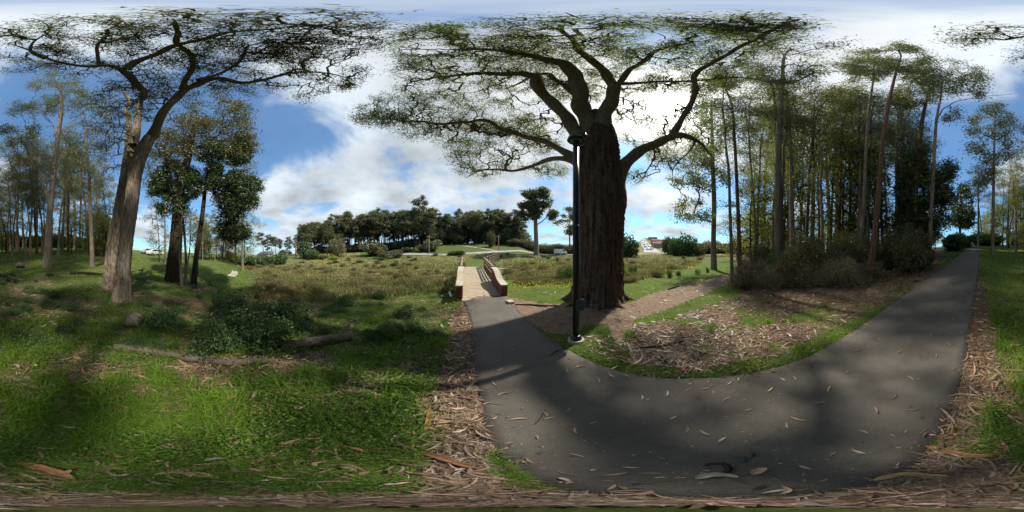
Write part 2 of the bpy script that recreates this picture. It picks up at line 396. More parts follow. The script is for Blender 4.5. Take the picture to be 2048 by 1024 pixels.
def plain(name, c, rough=.6, var=.15, sc=8, metal=0, spec=.3, bump=.1):
    m = mat(name); t = NT(m); n = t.noise(sc, 6, .6, t.coord('Object'))
    c2 = tuple(x*(1-var*2) for x in c); c1 = tuple(min(1, x*(1+var)) for x in c)
    t.bsdf(t.ramp(n, [(.3, c2), (.7, c1)]), rough, t.bump(n, bump, .01), spec, metal); return m

L_EUC = leafmat('eucalyptus_leaf', [(0, (.075, .088, .055)), (.5, (.135, .145, .092)), (.85, (.19, .19, .125)), (1, (.25, .21, .14))], .5)
L_BIG = leafmat('big_tree_leaf', [(0, (.065, .080, .040)), (.5, (.12, .14, .065)), (.9, (.18, .195, .085)), (1, (.23, .20, .10))], .55)
L_OLV = leafmat('olive_leaf', [(0, (.060, .056, .024)), (.5, (.11, .10, .040)), (.9, (.165, .145, .062)), (1, (.20, .16, .08))], .34)
L_DRK = leafmat('dark_leaf', [(0, (.016, .034, .010)), (.6, (.040, .070, .016)), (1, (.12, .15, .03))], .18, .2, .06)
L_PINE = leafmat('pine_needle', [(0, (.055, .062, .030)), (.6, (.105, .112, .048)), (1, (.19, .17, .085))], .28, .55)
L_FOR = leafmat('grove_leaf', [(0, (.075, .078, .034)), (.5, (.14, .142, .052)), (.85, (.21, .205, .065)), (1, (.34, .31, .07))], .55, .5)
L_BUSH = leafmat('bush_leaf', [(0, (.022, .048, .014)), (.6, (.055, .105, .028)), (1, (.13, .19, .05))], .3, .4)
L_LIME = leafmat('lime_leaf', [(0, (.10, .17, .02)), (.6, (.2, .30, .03)), (1, (.42, .42, .03))], .4, .2)
L_GRASS = leafmat('grass_blade', [(0, (.038, .070, .014)), (.5, (.105, .190, .024)), (.85, (.205, .32, .036)), (.93, (.22, .26, .05)), (1, (.34, .29, .15))], .45, 0, .012)
L_WEED = leafmat('weed_leaf', [(0, (.030, .062, .014)), (.6, (.070, .145, .024)), (1, (.14, .24, .04))], .3, 0, .015)
L_YEL = leafmat('young_yellow_leaf', [(0, (.10, .10, .025)), (.5, (.18, .18, .035)), (1, (.36, .34, .05))], .5, .3, .02)
L_REED = leafmat('marsh_grass', [(0, (.050, .066, .022)), (.3, (.105, .118, .040)), (.55, (.150, .125, .058)), (.8, (.20, .155, .085)), (1, (.28, .22, .13))], .3, 0, .02)
L_TWIG = leafmat('brush_twig', [(0, (.09, .074, .042)), (.6, (.22, .172, .10)), (1, (.42, .34, .22))], .05, .3, .02)
L_LIT = leafmat('fallen_leaf_mix', [(0, (.055, .034, .021)), (.35, (.125, .075, .044)), (.6, (.21, .132, .078)), (.8, (.31, .215, .135)), (.92, (.26, .11, .085)), (1, (.42, .34, .24))], .12, .1, .05)
L_FLOW = leafmat('yellow_flower', [(0, (.6, .55, .02)), (1, (.75, .70, .05))], .3, 0)
B_BIG = barkmat('dark_fibrous_bark', (.060, .038, .028), (.18, .122, .092), (.34, .25, .20), (5, 5, .55), 1.0, .07, .05)
B_LIMB = barkmat('limb_bark', (.14, .11, .08), (.27, .225, .165), (.38, .33, .25), (6, 6, 1.6), .9, .03, .05)
B_PALE = barkmat('pale_bark', (.12, .09, .065), (.34, .28, .21), (.48, .41, .33), (6, 6, .8), 1.0, .05, .1)
B_MID = barkmat('grey_brown_bark', (.11, .088, .064), (.25, .205, .15), (.38, .33, .26), (5, 5, .8), .8, .04, .3)
B_DARK = barkmat('dark_bark', (.022, .017, .013), (.050, .039, .029), (.09, .072, .055), (6, 6, .9), .8, .03, .3)
B_RED = barkmat('red_brown_bark', (.085, .045, .028), (.18, .10, .064), (.30, .20, .14), (5, 5, .5), .8, .03, .3)
B_LOG = barkmat('weathered_log', (.06, .046, .036), (.13, .105, .085), (.22, .185, .15), (2, 2, 9), .7, .02, .1)
B_ORG = barkmat('shed_bark', (.16, .075, .035), (.30, .15, .075), (.42, .26, .15), (3, 8, 8), .5, .01, .2)
# ground
gm = mat('ground_soil_grass'); t = NT(gm)
at = t.n('ShaderNodeAttribute'); at.attribute_name = 'mask'; sp = t.n('ShaderNodeSeparateColor'); t.l(at.outputs['Color'], sp.inputs[0])
wc = t.n('ShaderNodeNewGeometry').outputs['Position']
nb = t.noise(1.1, 6, .6, wc); nm = t.noise(9, 6, .65, wc); nf_ = t.noise(60, 5, .7, wc)
nmix = t.math('ADD', t.math('MULTIPLY', nm, .5), t.math('MULTIPLY', nf_, .5))
green = t.ramp(nmix, [(.32, (.030, .032, .014)), (.5, (.060, .075, .022)), (.66, (.10, .12, .035))])
green = t.mix(t.math('MULTIPLY', nb, .4), green, (.10, .15, .035))
litc = t.ramp(nmix, [(.3, (.040, .026, .017)), (.48, (.10, .068, .044)), (.6, (.19, .135, .09)), (.72, (.30, .23, .16))])
dryc = t.ramp(nmix, [(.3, (.075, .080, .028)), (.45, (.15, .125, .055)), (.62, (.24, .19, .09))])
dryc = t.mix(t.math('MULTIPLY', t.noise(.35, 4, .6, wc), .75), dryc, (.10, .14, .035))
dirtc = t.ramp(nmix, [(.3, (.10, .068, .048)), (.5, (.17, .122, .090)), (.7, (.26, .20, .155))])
def edge(mk):                              # noise-broken edge of a mask
    s_ = t.math('ADD', mk, t.math('MULTIPLY', t.math('SUBTRACT', nm, .5), 1.1)); r_ = t.n('ShaderNodeMapRange'); r_.inputs['From Min'].default_value = .35; r_.inputs['From Max'].default_value = .65
    t.l(s_, r_.inputs['Value']); return r_.outputs[0]
col = t.mix(edge(sp.outputs[1]), green, litc); col = t.mix(edge(sp.outputs[2]), col, dryc); col = t.mix(edge(at.outputs['Alpha']), col, dirtc)
t.bsdf(col, .95, t.bump(nmix, .9, .05), .1)
# asphalt
am = mat('asphalt'); t = NT(am); wc = t.n('ShaderNodeNewGeometry').outputs['Position']
a1 = t.noise(2.2, 5, .6, wc); a2 = t.noise(160, 3, .8, wc); a3 = t.noise(.7, 3, .5, wc)
vo = t.n('ShaderNodeTexVoronoi'); vo.inputs['Scale'].default_value = 90; t.l(wc, vo.inputs['Vector'])
base = t.ramp(a1, [(.3, (.064, .057, .049)), (.7, (.105, .094, .081))]); base = t.mix(t.math('MULTIPLY', a3, .5), base, (.066, .063, .053))
spk = t.ramp(a2, [(.42, (0, 0, 0)), (.72, (1, 1, 1))]); base = t.mix(t.math('MULTIPLY', spk, .35), base, (.20, .18, .155))
dk = t.ramp(vo.outputs['Distance'], [(.0, (1, 1, 1)), (.22, (0, 0, 0))]); base = t.mix(t.math('MULTIPLY', dk, .35), base, (.035, .032, .028))
st = t.ramp(t.noise(1.1, 7, .7, wc, 1.2), [(.46, (0, 0, 0)), (.64, (1, 1, 1))]); base = t.mix(t.math('MULTIPLY', st, .38), base, (.040, .036, .030))
wv = t.n('ShaderNodeVectorMath', operation='ADD'); nz = t.n('ShaderNodeTexNoise'); nz.inputs['Scale'].default_value = 2.5; t.l(wc, nz.inputs['Vector']); t.l(wc, wv.inputs[0]); t.l(nz.outputs['Color'], wv.inputs[1])
vc = t.n('ShaderNodeTexVoronoi', feature='DISTANCE_TO_EDGE'); vc.inputs['Scale'].default_value = .55; t.l(wv.outputs[0], vc.inputs['Vector'])
ck = t.ramp(vc.outputs['Distance'], [(.0, (1, 1, 1)), (.006, (0, 0, 0))]); base = t.mix(t.math('MULTIPLY', ck, .3), base, (.018, .016, .013))
agg = t.ramp(t.noise(320, 2, .6, wc), [(.56, (0, 0, 0)), (.66, (1, 1, 1))]); base = t.mix(t.math('MULTIPLY', agg, .45), base, (.20, .185, .16))
t.bsdf(base, .86, t.bump(a2, .7, .008), .25)
# trail
tm = gm
def concrete(name, c1, c2):
    m = mat(name); t = NT(m); wc = t.n('ShaderNodeNewGeometry').outputs['Position']
    n = t.noise(3, 6, .65, wc); f = t.noise(70, 4, .7, wc)
    c = t.ramp(t.math('ADD', t.math('MULTIPLY', n, .6), t.math('MULTIPLY', f, .4)), [(.35, c1), (.62, c2)])
    t.bsdf(c, .85, t.bump(f, .3, .005), .2); return m
M_DECK = concrete('worn_concrete_deck', (.20, .165, .12), (.34, .285, .21))
M_CAP = concrete('parapet_cap_stone', (.26, .23, .18), (.42, .38, .30))
M_CONC = concrete('footing_concrete', (.22, .20, .17), (.40, .37, .32))
M_ROAD = concrete('road_surface', (.20, .20, .19), (.33, .33, .32))
bm_ = mat('red_brick'); t = NT(bm_); v = t.coord('Object')
# brick courses use height and run (u along wall)
br = t.n('ShaderNodeTexBrick'); mp = t.n('ShaderNodeMapping'); t.l(v, mp.inputs[0]); mp.inputs['Rotation'].default_value = (PI/2, 0, PI/2)
sx = t.n('ShaderNodeSeparateXYZ'); t.l(v, sx.inputs[0]); cx_ = t.n('ShaderNodeCombineXYZ')
t.l(t.math('ADD', sx.outputs[0], sx.outputs[1]), cx_.inputs[0]); t.l(sx.outputs[2], cx_.inputs[1]); t.l(cx_.outputs[0], br.inputs['Vector'])
br.inputs['Scale'].default_value = 1; br.inputs['Brick Width'].default_value = .22; br.inputs['Row Height'].default_value = .075; br.inputs['Mortar Size'].default_value = .009
br.inputs['Color1'].default_value = (.17, .050, .030, 1); br.inputs['Color2'].default_value = (.27, .090, .055, 1); br.inputs['Mortar'].default_value = (.20, .15, .12, 1)
nn = t.noise(14, 5, .6, v); bc = t.mix(t.math('MULTIPLY', nn, .55), br.outputs[0], (.10, .04, .03)); t.bsdf(bc, .9, t.bump(br.outputs['Fac'], -.5, .01), .15)
M_BRICK = bm_
M_WOOD = plain('weathered_timber', (.25, .18, .12), .85, .25, 12, bump=.4)
M_BLACK = plain('black_painted_metal', (.012, .014, .016), .38, .2, 20, spec=.5)
M_GREY = plain('grey_plastic_box', (.075, .078, .085), .6, .1, 6)
M_LENS = plain('lamp_diffuser', (.16, .17, .17), .3, .1, 6, spec=.5)
M_WHITE = plain('white_paint', (.75, .76, .78), .3, .04, 4, spec=.5, bump=0)
M_SILV = plain('grey_paint', (.33, .35, .38), .3, .08, 4, spec=.5, bump=0)
M_CDARK = plain('dark_paint', (.03, .035, .045), .3, .1, 4, spec=.6, bump=0)
M_GLASS = plain('dark_window_glass', (.025, .032, .04), .08, .1, 4, spec=.8, bump=0)
M_TYRE = plain('tyre_rubber', (.02, .02, .02), .8, .1, 20)
M_ROCK = plain('rock', (.16, .13, .105), .95, .35, 7, bump=.8)
M_PIPE = plain('white_plastic', (.62, .66, .70), .4, .05, 8)
M_BURNT = plain('charred_wood', (.018, .012, .010), .95, .3, 9, bump=.9)
M_STUMP = plain('stump_wood', (.20, .14, .09), .95, .3, 9, bump=.9)
M_RED = plain('red_foil', (.45, .05, .04), .4, .2, 20)
M_BLUE = plain('blue_foil', (.08, .09, .35), .4, .2, 20)
M_HOUSE1 = plain('pinkish_stucco', (.42, .24, .20), .85, .1, 3); M_HOUSE2 = plain('cream_stucco', (.5, .44, .36), .85, .1, 3)
M_HOUSE3 = plain('tan_stucco', (.34, .26, .20), .85, .1, 3)
M_ROOF = plain('red_roof_tile', (.26, .10, .07), .9, .2, 8); M_RING = plain('ring_black', (.010, .011, .010), .5, .2, 20)
M_TEAL = plain('loop_green', (.02, .06, .05), .4, .2, 20)

# ------------------------------------------------------------------ ground sheet
NAz, NR = 900, 210
rr = np.concatenate([[0.03], .05*np.exp(np.linspace(0, math.log(1400/.05), NR))]); aa = np.linspace(0, 2*PI, NAz, endpoint=False)
Rg, Ag = np.meshgrid(rr, aa, indexing='ij'); X = Rg*np.sin(Ag); Y = Rg*np.cos(Ag); Z = hfun(X, Y)
gr, li, dr, di, pa = masks(X.ravel(), Y.ravel())
Zp = Z.ravel()-np.where(pa, .07, 0)
rough = noise2(X.ravel(), Y.ravel(), 7, 9)*.018*np.clip(Rg.ravel()-.4, 0, 1)*(~pa)
V = np.stack([X.ravel(), Y.ravel(), Zp+rough], 1)
i, k = np.meshgrid(np.arange(len(rr)-1), np.arange(NAz), indexing='ij'); k2 = (k+1) % NAz
Q = np.stack([i*NAz+k, i*NAz+k2, (i+1)*NAz+k2, (i+1)*NAz+k], -1).reshape(-1, 4)[:, ::-1]
me = mk_mesh('ground', V, [Q, np.arange(NAz)[None, :]], gm)
ca = me.color_attributes.new('mask', 'FLOAT_COLOR', 'POINT'); ca.data.foreach_set('color', np.stack([gr, li, dr, di], 1).astype(np.float32).ravel())
tag(link('ground', me), kind='structure')
# asphalt path sheet with a thin broken edge
NC = 16
s = np.linspace(0, 1, NC); jit = np.random.RandomState(3)
ja = noise2(np.arange(NA)*.8, np.zeros(NA), 1.0, 4)*.022+np.random.RandomState(6).normal(size=NA)*.006; 
dirn = (RB-RA)[:, :2]; dirn /= np.linalg.norm(dirn, axis=1)[:, None]
A_ = RA.copy(); A_[:, :2] -= dirn*ja[:, None]; B_ = RB.copy(); B_[:, :2] += dirn*ja[::-1, None]
S = A_[:, None]*(1-s[None, :, None])+B_[:, None]*s[None, :, None]; S[..., 2] = hfun(S[..., 0], S[..., 1])+.004
S = np.concatenate([S[:, :1]-np.array([0, 0, .08]), S, S[:, -1:]-np.array([0, 0, .08])], 1); nc = NC+2
i, k = np.meshgrid(np.arange(NA-1), np.arange(nc-1), indexing='ij')
Q = np.stack([i*nc+k, (i+1)*nc+k, (i+1)*nc+k+1, i*nc+k+1], -1).reshape(-1, 4)
tag(link('path', mk_mesh('path', S.reshape(-1, 3), [Q], am)), kind='structure')
# roads beyond the field
def ribbon(name, pts, width, m, lift=.05):
    Pn, _ = smooth_poly(pts, np.ones(len(pts)), 1.5); T = np.gradient(Pn, axis=0); T[:, 2] = 0; T /= np.linalg.norm(T, axis=1)[:, None]
    Nn = np.stack([T[:, 1], -T[:, 0], T[:, 2]*0], 1); w = np.linspace(-.5, .5, 5)
    S = Pn[:, None]+Nn[:, None]*w[None, :, None]*width; S[..., 2] = hfun(S[..., 0], S[..., 1])+lift
    n = len(Pn); i, k = np.meshgrid(np.arange(n-1), np.arange(4), indexing='ij')
    Q = np.stack([i*5+k, (i+1)*5+k, (i+1)*5+k+1, i*5+k+1], -1).reshape(-1, 4)
    return tag(link(name, mk_mesh(name, S.reshape(-1, 3), [Q], m)), kind='structure')
ribbon('road', [AT(760, 80), AT(860, 62), AT(940, 62), AT(1000, 66), AT(1072, 72), AT(1150, 76), AT(1240, 82), AT(1300, 88), AT(1400, 92), AT(1500, 95)], 3.4, M_ROAD, .12)
ribbon('hill_road', [AT(1305, 92), AT(1300, 130), AT(1291, 200), AT(1286, 300), AT(1284, 420)], 10, M_ROAD, .25)
ribbon('hill_path', [AT(1000, 66), AT(960, 74), AT(900, 88), AT(840, 92), AT(800, 78)], 1.6, M_DECK, .1)
ribbon('field_path', [AT(462, 17), AT(468, 20), AT(470, 24)], .8, M_CONC, .06)

# ------------------------------------------------------------------ leaves, twigs, growth
def leaves(pos, rng, L, Wd, droop=.5, spread=1.0, lvar=.35):
    n = len(pos); d = rng.normal(size=(n, 3))*spread; d[:, 2] = d[:, 2]*.6-droop*1.4; d /= np.linalg.norm(d, axis=1)[:, None]
    q = rng.normal(size=(n, 3)); w = np.cross(d, q); w /= np.linalg.norm(w, axis=1)[:, None]+1e-9
    l = L*(1+lvar*(rng.rand(n)*2-1)); wd = Wd*(1+lvar*(rng.rand(n)*2-1))
    nrm = np.cross(d, w); bend = nrm*(l*.12)[:, None]
    a = pos; b = pos+d*(l*.4)[:, None]+w*(wd*.5)[:, None]+bend; c = pos+d*l[:, None]; e = pos+d*(l*.5)[:, None]-w*(wd*.5)[:, None]+bend
    V = np.stack([a, b, c, e], 1).reshape(-1, 3); F = np.arange(4*n).reshape(-1, 4)
    return V, F
def segs(A, Bp, ra, rb, sides=3):
    n = len(A); T = Bp-A; T /= np.linalg.norm(T, axis=1)[:, None]+1e-9
    ref = np.where(np.abs(T[:, 2:3]) > .8, np.array([[1., 0, 0]]), np.array([[0, 0, 1.]])); U = np.cross(T, ref); U /= np.linalg.norm(U, axis=1)[:, None]+1e-9
    W_ = np.cross(T, U); a = np.linspace(0, 2*PI, sides, endpoint=False)
    ring = np.cos(a)[None, :, None]*U[:, None]+np.sin(a)[None, :, None]*W_[:, None]
    V = np.concatenate([A[:, None]+ring*ra[:, None, None], Bp[:, None]+ring*rb[:, None, None]], 1).reshape(-1, 3)
    k = np.arange(sides); k2 = (k+1) % sides; base = np.arange(n)[:, None]*2*sides
    F = np.stack([base+k, base+k2, base+sides+k2, base+sides+k], -1).reshape(-1, 4)
    return V, F
def grow(P0, targets, rng, step=.35, up=1.0, rt=.008, ex=.45, jit=.22, rmax=9, cost0=0.0):
    n0 = len(P0); cap = n0+len(targets)*40; X = np.zeros((cap, 3)); par = np.full(cap, -1, int); X[:n0] = P0; n = n0
    dist0 = np.array([np.min(np.linalg.norm(P0-t_, axis=1)) for t_ in targets]); order = np.argsort(dist0*(1+.35*rng.rand(len(targets))))
    for ti in order:
        tg = targets[ti]; D = X[:n]-tg; dd = np.sqrt((D*D).sum(1)); c = dd+up*np.maximum(0, D[:, 2]+.1*dd)
        j = int(np.argmin(c)); L = dd[j]; k = min(38, max(1, int(math.ceil(L/step)))); a = X[j].copy()
        s = (np.arange(k)+1)/k; pts = a+(tg-a)*s[:, None]
        sag = np.sin(s*PI)*L*.10; pts[:, 2] += sag*(1 if rng.rand() < .75 else -1)
        if k > 1: pts[:-1] += rng.normal(size=(k-1, 3))*step*jit
        if n+k >= cap: break
        X[n:n+k] = pts; par[n] = j; par[n+1:n+k] = np.arange(n, n+k-1); n += k
    X = X[:n]; par = par[:n]; cnt = np.zeros(n); has = np.zeros(n, bool); has[par[par >= 0]] = True; cnt[~has] = 1
    for i_ in range(n-1, n0-1, -1): cnt[par[i_]] += cnt[i_]
    r = np.minimum(rt*np.maximum(cnt, 1)**ex, rmax)
    return X, par, cnt, r, n0
def foliage(X, cnt, n0, rng, per, sigma, L, Wd, droop, tipmax=2, clump=None):
    idx = np.nonzero((cnt[n0:] <= tipmax))[0]+n0; pos = np.repeat(X[idx], per, 0)
    pos = pos+rng.normal(size=pos.shape)*np.array([sigma, sigma, sigma*.8]); V, F = leaves(pos, rng, L, Wd, droop)
    base = rng.rand(len(idx)); tint = np.clip(np.repeat(base, per)*.35+rng.rand(len(F))*.65, 0, 1)
    return V, F, tint
def cull_px(V, F, tint, boxes):           # sky gaps in a crown: leaves left out of small cones round given directions
    c = V.reshape(-1, 4, 3)[:, 0]; px, row = pix(c[:, 0], c[:, 1], c[:, 2]); keep = np.ones(len(F), bool)
    for x, y, rx, ry in boxes: keep &= (((px-x)/rx)**2+((row-y)/ry)**2) > 1
    V = V.reshape(-1, 4, 3)[keep].reshape(-1, 3); return V, np.arange(len(V)).reshape(-1, 4), tint[keep]
def poly_targets(poly, nclus, ntar, zf, rng, sig=(22, 12), zsig=.5, clipp=True, mode='z', jit_=(14, 8)):
    xs = [p[0] for p in poly]; ys = [p[1] for p in poly]; out_ = []
    cen = []
    while len(cen) < nclus:
        x = rng.uniform(min(xs), max(xs), 200); y = rng.uniform(min(ys), max(ys), 200)
        ok = inpoly(x, y, poly); cen += list(zip(x[ok], y[ok]))
    cen = np.array(cen[:nclus]); 
    while len(out_) < ntar:
        k = rng.randint(nclus); x = cen[k, 0]+rng.normal()*sig[0]; y = cen[k, 1]+rng.normal()*sig[1]
        if clipp and not inpoly(np.array([x+rng.normal()*jit_[0]]), np.array([y+rng.normal()*jit_[1]]), poly)[0]: continue
        if y < 8 or (y < 48 and rng.rand() < .55): continue
        if mode == 'z': out_.append(PZ(x, y, zf(x, y)+rng.normal()*zsig))
        else: out_.append(P(x, y, zf(x, y)+rng.normal()*zsig))
    return np.array(out_)
def limb_nodes(limbs, step=.3):
    o = []
    for pts, rad in limbs: Pn, Rn = smooth_poly(pts, rad, step); o.append((Pn, Rn))
    return o
def ridge_fn(amp, freq, seed):
    r = np.random.RandomState(seed); ph = r.rand(40)*6.28
    def f(R, a, i, Pp):
        z = Pp[:, 2:3]*3.0 if len(Pp) > 30 else np.arange(len(Pp))[:, None]/len(Pp)*30
        w = 0
        for k in range(9):
            m = freq+int(ph[k]*3)-4+k*3; w = w+np.abs(np.sin(m*.5*a+ph[k+9]+.8*np.sin(z*.25*(k+1)*.3+ph[k+18])))*(.8**k)
        w = w/3.2-.55; big = .5*np.sin(2*a+ph[30]+z*.15)+.5*np.sin(3*a+ph[31]-z*.1)
        w2 = np.sin(7*a+z*2.3+ph[32])*np.sin(z*3.1+ph[33]+2*np.sin(a+ph[34]))+np.sin(13*a-z*3.7+ph[35])*np.sin(z*5.3+3*a+ph[36])*.7
        return R*(1+amp*w+amp*.45*big+amp*.28*w2)
    return f
def build_tree(name, base, label, cat, group, limbs, trunk_idx, targets, seed, bark, limbbark, leafm, step=.35, up=1.0, rt=.008, ex=.45, per=8, sigma=.12,
               L=.12, Wd=.03, droop=.5, tipmax=2, sides=14, tsides=64, ridge=.12, boxes=None, tstep=.12, limb_parts=True, jit=.22, crook=.14, limbscale=.72, leaf_label=None):
    rng = np.random.RandomState(seed); base = np.array(base, float); root = empty(name, base, label, cat, group)
    LN2 = []; nodes = []
    for k, (pts, rad) in enumerate(limbs):
        Pn, Rn = smooth_poly(pts, rad, tstep if k in trunk_idx else .15)
        if k not in trunk_idx:
            m_ = len(Pn); e = np.sin(np.linspace(0, PI, m_))[:, None]; q = np.arange(m_)[:, None]*.15
            for f_ in (1.1, 2.3, 4.5): Pn = Pn+e*np.sin(q*f_+rng.rand(1, 3)*6.28)*crook/f_
            Rn = Rn*np.interp(np.arange(m_), [0, m_*.15], [1, limbscale])*(1+.06*np.sin(q[:, 0]*5+rng.rand()*6))
        LN2.append((Pn, Rn))
    LN = [(a[::2], b[::2]) for a, b in LN2]
    tr = []
    for k, (pts, rad) in enumerate(limbs):
        isT = k in trunk_idx
        Pn, Rn = LN2[k]
        V_, Q_ = tube(Pn-base, Rn, tsides if isT else sides, ridge_fn(ridge if isT else .07, 22 if isT else 9, seed+k))
        if isT: tr.append((V_, Q_))
        elif limb_parts: link('limb', mk_mesh('limb', V_, [Q_], limbbark), root)
        else: tr.append((V_, Q_))
    for k, (Pn, Rn) in enumerate(LN):
        if k in trunk_idx: nodes.append(Pn[int(len(Pn)*.8):])
        else: nodes.append(Pn[max(2, len(Pn)//4):])
    P0 = np.vstack(nodes); Xn, par, cnt, r, n0 = grow(P0, targets, rng, step, up, rt, ex, jit)
    idx = np.arange(n0, len(Xn)); pr = par[idx]; ra = np.where(pr >= n0, r[pr], r[idx]*1.15)
    V_, F_ = segs(Xn[pr]-base, Xn[idx]-base, ra, r[idx]*.93, 4)
    if tr: Vt, Ft = join(tr); link('trunk', mk_mesh('trunk', Vt, Ft, bark), root)
    Vw, Fw = V_, F_
    V_, F_, tint = foliage(Xn, cnt, n0, rng, per, sigma, L, Wd, droop, tipmax)
    if boxes: V_, F_, tint = cull_px(V_, F_, tint, boxes)
    link('crown', mk_mesh('crown', np.vstack([Vw, V_-base]), [np.vstack([Fw, F_+len(Vw)])], [leafm, limbbark], False, np.concatenate([np.zeros(len(Fw)), tint]), np.concatenate([np.ones(len(Fw)), np.zeros(len(F_))])), root)
    return root
print('terrain done')
#==HEROES==
# ---- the great tree beside the lamp
rngB = np.random.RandomState(11)
tb = P(1196, 609, 6.2); tb[2] = float(hfun(tb[0], tb[1]))
def TB(px, z, D=6.2):
    a = (px-1024)/2048*2*PI; return np.array([D*math.sin(a), D*math.cos(a), z])
limbs = [
 ([TB(1196, -.2), TB(1196, .15), TB(1198, .6), TB(1201, 1.5), TB(1203, 3.0), TB(1203, 4.2), TB(1199, 5.6), TB(1198, 6.9), TB(1196, 7.8), TB(1193, 8.5, 6.1), TB(1190, 9.2, 6.0)], [1.24, 1.02, .93, .84, .83, .85, .74, .68, .56, .40, .12]),
 ([TB(1184, 6.7, 6.15), PZ(1174, 228, 8.6), PZ(1144, 150, 11.2), PZ(1089, 120, 12.4), PZ(1024, 100, 13.2), PZ(950, 98, 13.8), PZ(890, 100, 14.2)], [.48, .44, .33, .25, .18, .11, .05]),
 ([TB(1170, 6.3, 6.1), PZ(1144, 250, 8.0), PZ(1099, 190, 10), PZ(1054, 155, 11.2), PZ(1000, 146, 11.9), PZ(900, 150, 12.5), PZ(820, 165, 12.8)], [.40, .38, .32, .26, .18, .11, .05]),
 ([TB(1204, 6.7, 6.15), PZ(1211, 220, 8.9), PZ(1222, 165, 11), PZ(1206, 133, 12), PZ(1160, 100, 13.2), PZ(1120, 62, 13.9)], [.46, .40, .28, .21, .14, .05]),
 ([TB(1190, 7.8, 6.2), PZ(1160, 205, 9.6), PZ(1122, 168, 10.8), PZ(1085, 150, 11.8), PZ(1010, 178, 12)], [.26, .22, .15, .11, .05]),
 ([TB(1165, 5.2, 6.0), PZ(1144, 313, 5.75), PZ(1089, 285, 6.6), PZ(1020, 260, 7.2), PZ(960, 244, 7.8), PZ(870, 248, 8.3), PZ(790, 238, 9), PZ(712, 228, 9.5)], [.24, .21, .165, .13, .105, .08, .05, .02]),
 ([TB(1168, 5.0, 6.0), PZ(1139, 321, 5.5), PZ(1074, 328, 5.9), PZ(1020, 334, 6.3), PZ(965, 341, 6.5), PZ(932, 356, 6.5)], [.20, .165, .12, .085, .06, .02]),
 ([TB(1228, 3.7, 6.3), PZ(1236, 372, 4.6), PZ(1252, 333, 5.6), PZ(1292, 289, 6.9), PZ(1344, 272, 7.5), PZ(1395, 284, 7.6), PZ(1425, 312, 7.4)], [.54, .46, .38, .30, .23, .12, .04]),
 ([PZ(1344, 272, 7.5), PZ(1372, 222, 8.9), PZ(1392, 160, 10.8), PZ(1440, 118, 11.9), PZ(1490, 92, 12.7), PZ(1540, 58, 13.5), PZ(1600, 38, 14)], [.17, .15, .13, .11, .085, .06, .03]),
 ([PZ(1224, 168, 10.8), PZ(1290, 164, 11.2), PZ(1400, 162, 11.6), PZ(1500, 158, 12.1), PZ(1580, 166, 12.4), PZ(1640, 140, 13)], [.13, .11, .085, .07, .05, .02]),
 ([PZ(1213, 212, 9.2), PZ(1265, 130, 12), PZ(1330, 100, 12.8), PZ(1420, 80, 13.4)], [.2, .13, .08, .03]),
 ([PZ(1300, 284, 7.1), PZ(1303, 320, 6.3), PZ(1292, 350, 5.7), PZ(1275, 366, 5.4)], [.07, .05, .035, .015]),
 ([PZ(1390, 283, 7.5), PZ(1360, 330, 6.3), PZ(1345, 362, 5.6)], [.06, .035, .012]),
]
zf = lambda x, y: np.interp(y, [20, 100, 150, 250, 360], [14.6, 13.0, 12.0, 8.7, 6.2])
cp = [([(700,222),(770,190),(800,130),(780,70),(900,42),(1100,34),(1400,30),(1600,26),(1620,50),(1540,110),(1500,165),(1420,185),(1250,190),(1050,215),(900,240),(850,262),(760,250)], 150, 1700),
      ([(695,225),(760,205),(860,235),(1100,270),(1130,300),(1060,320),(960,355),(930,358),(890,325),(900,285),(830,275),(760,255),(700,245)], 34, 420),
      ([(1240,200),(1420,190),(1445,260),(1440,300),(1400,330),(1370,345),(1330,362),(1310,330),(1280,365),(1245,372),(1262,320),(1250,280),(1235,240)], 22, 330),
      ([(900,230),(1130,215),(1150,260),(1050,290),(900,255)], 14, 180),
      ([(1050,330),(1100,325),(1140,345),(1110,352),(1060,345)], 5, 30),
      ([(1500,150),(1650,125),(1640,165),(1560,185),(1500,175)], 6, 60)]
tg = np.vstack([poly_targets(p, int(nc_*2.6), int(nt_*3.6), zf, rngB, (14, 6), .4) for p, nc_, nt_ in cp])
big = build_tree('great_tree', tb, 'huge dark furrowed tree with spreading limbs just behind the black lamp post', 'tree', None, limbs, [0], tg, 5, B_BIG, B_LIMB, L_BIG,
    step=.26, up=.35, rt=.0075, ex=.5, per=17, sigma=.13, L=.095, Wd=.026, droop=.35, tipmax=2, tsides=150, ridge=.13, tstep=.06,
    boxes=[(1322,216,30,22),(1110,258,14,16),(1085,222,14,14),(1255,235,10,12),(1000,300,24,9),(1180,85,22,6),(850,100,60,8)])
# burl and broken stub low on the great tree
def blob(c, r, seed, nu=20, nv=14, amp=.25, sq=(1, 1, 1)):
    rs = np.random.RandomState(seed); u = np.linspace(0, 2*PI, nu, endpoint=False); v = np.linspace(.02, PI-.02, nv); U_, V_ = np.meshgrid(u, v)
    d = np.stack([np.sin(V_)*np.cos(U_), np.sin(V_)*np.sin(U_), np.cos(V_)], -1); k = rs.normal(size=(7, 3))*2.4; ph = rs.rand(7)*6
    n = sum(np.sin((d*kk).sum(-1)*1.4+p_) for kk, p_ in zip(k, ph))/7; n2_ = sum(np.sin((d*kk).sum(-1)*4+p_) for kk, p_ in zip(k, ph))/7
    Pp = np.array(c)+d*np.array(sq)*r*(1+amp*n*1.6+amp*.5*n2_)[..., None]; i, k_ = np.meshgrid(np.arange(nv-1), np.arange(nu), indexing='ij'); k2_ = (k_+1) % nu
    Q_ = np.stack([i*nu+k_, (i+1)*nu+k_, (i+1)*nu+k2_, i*nu+k2_], -1).reshape(-1, 4); return Pp.reshape(-1, 3), Q_
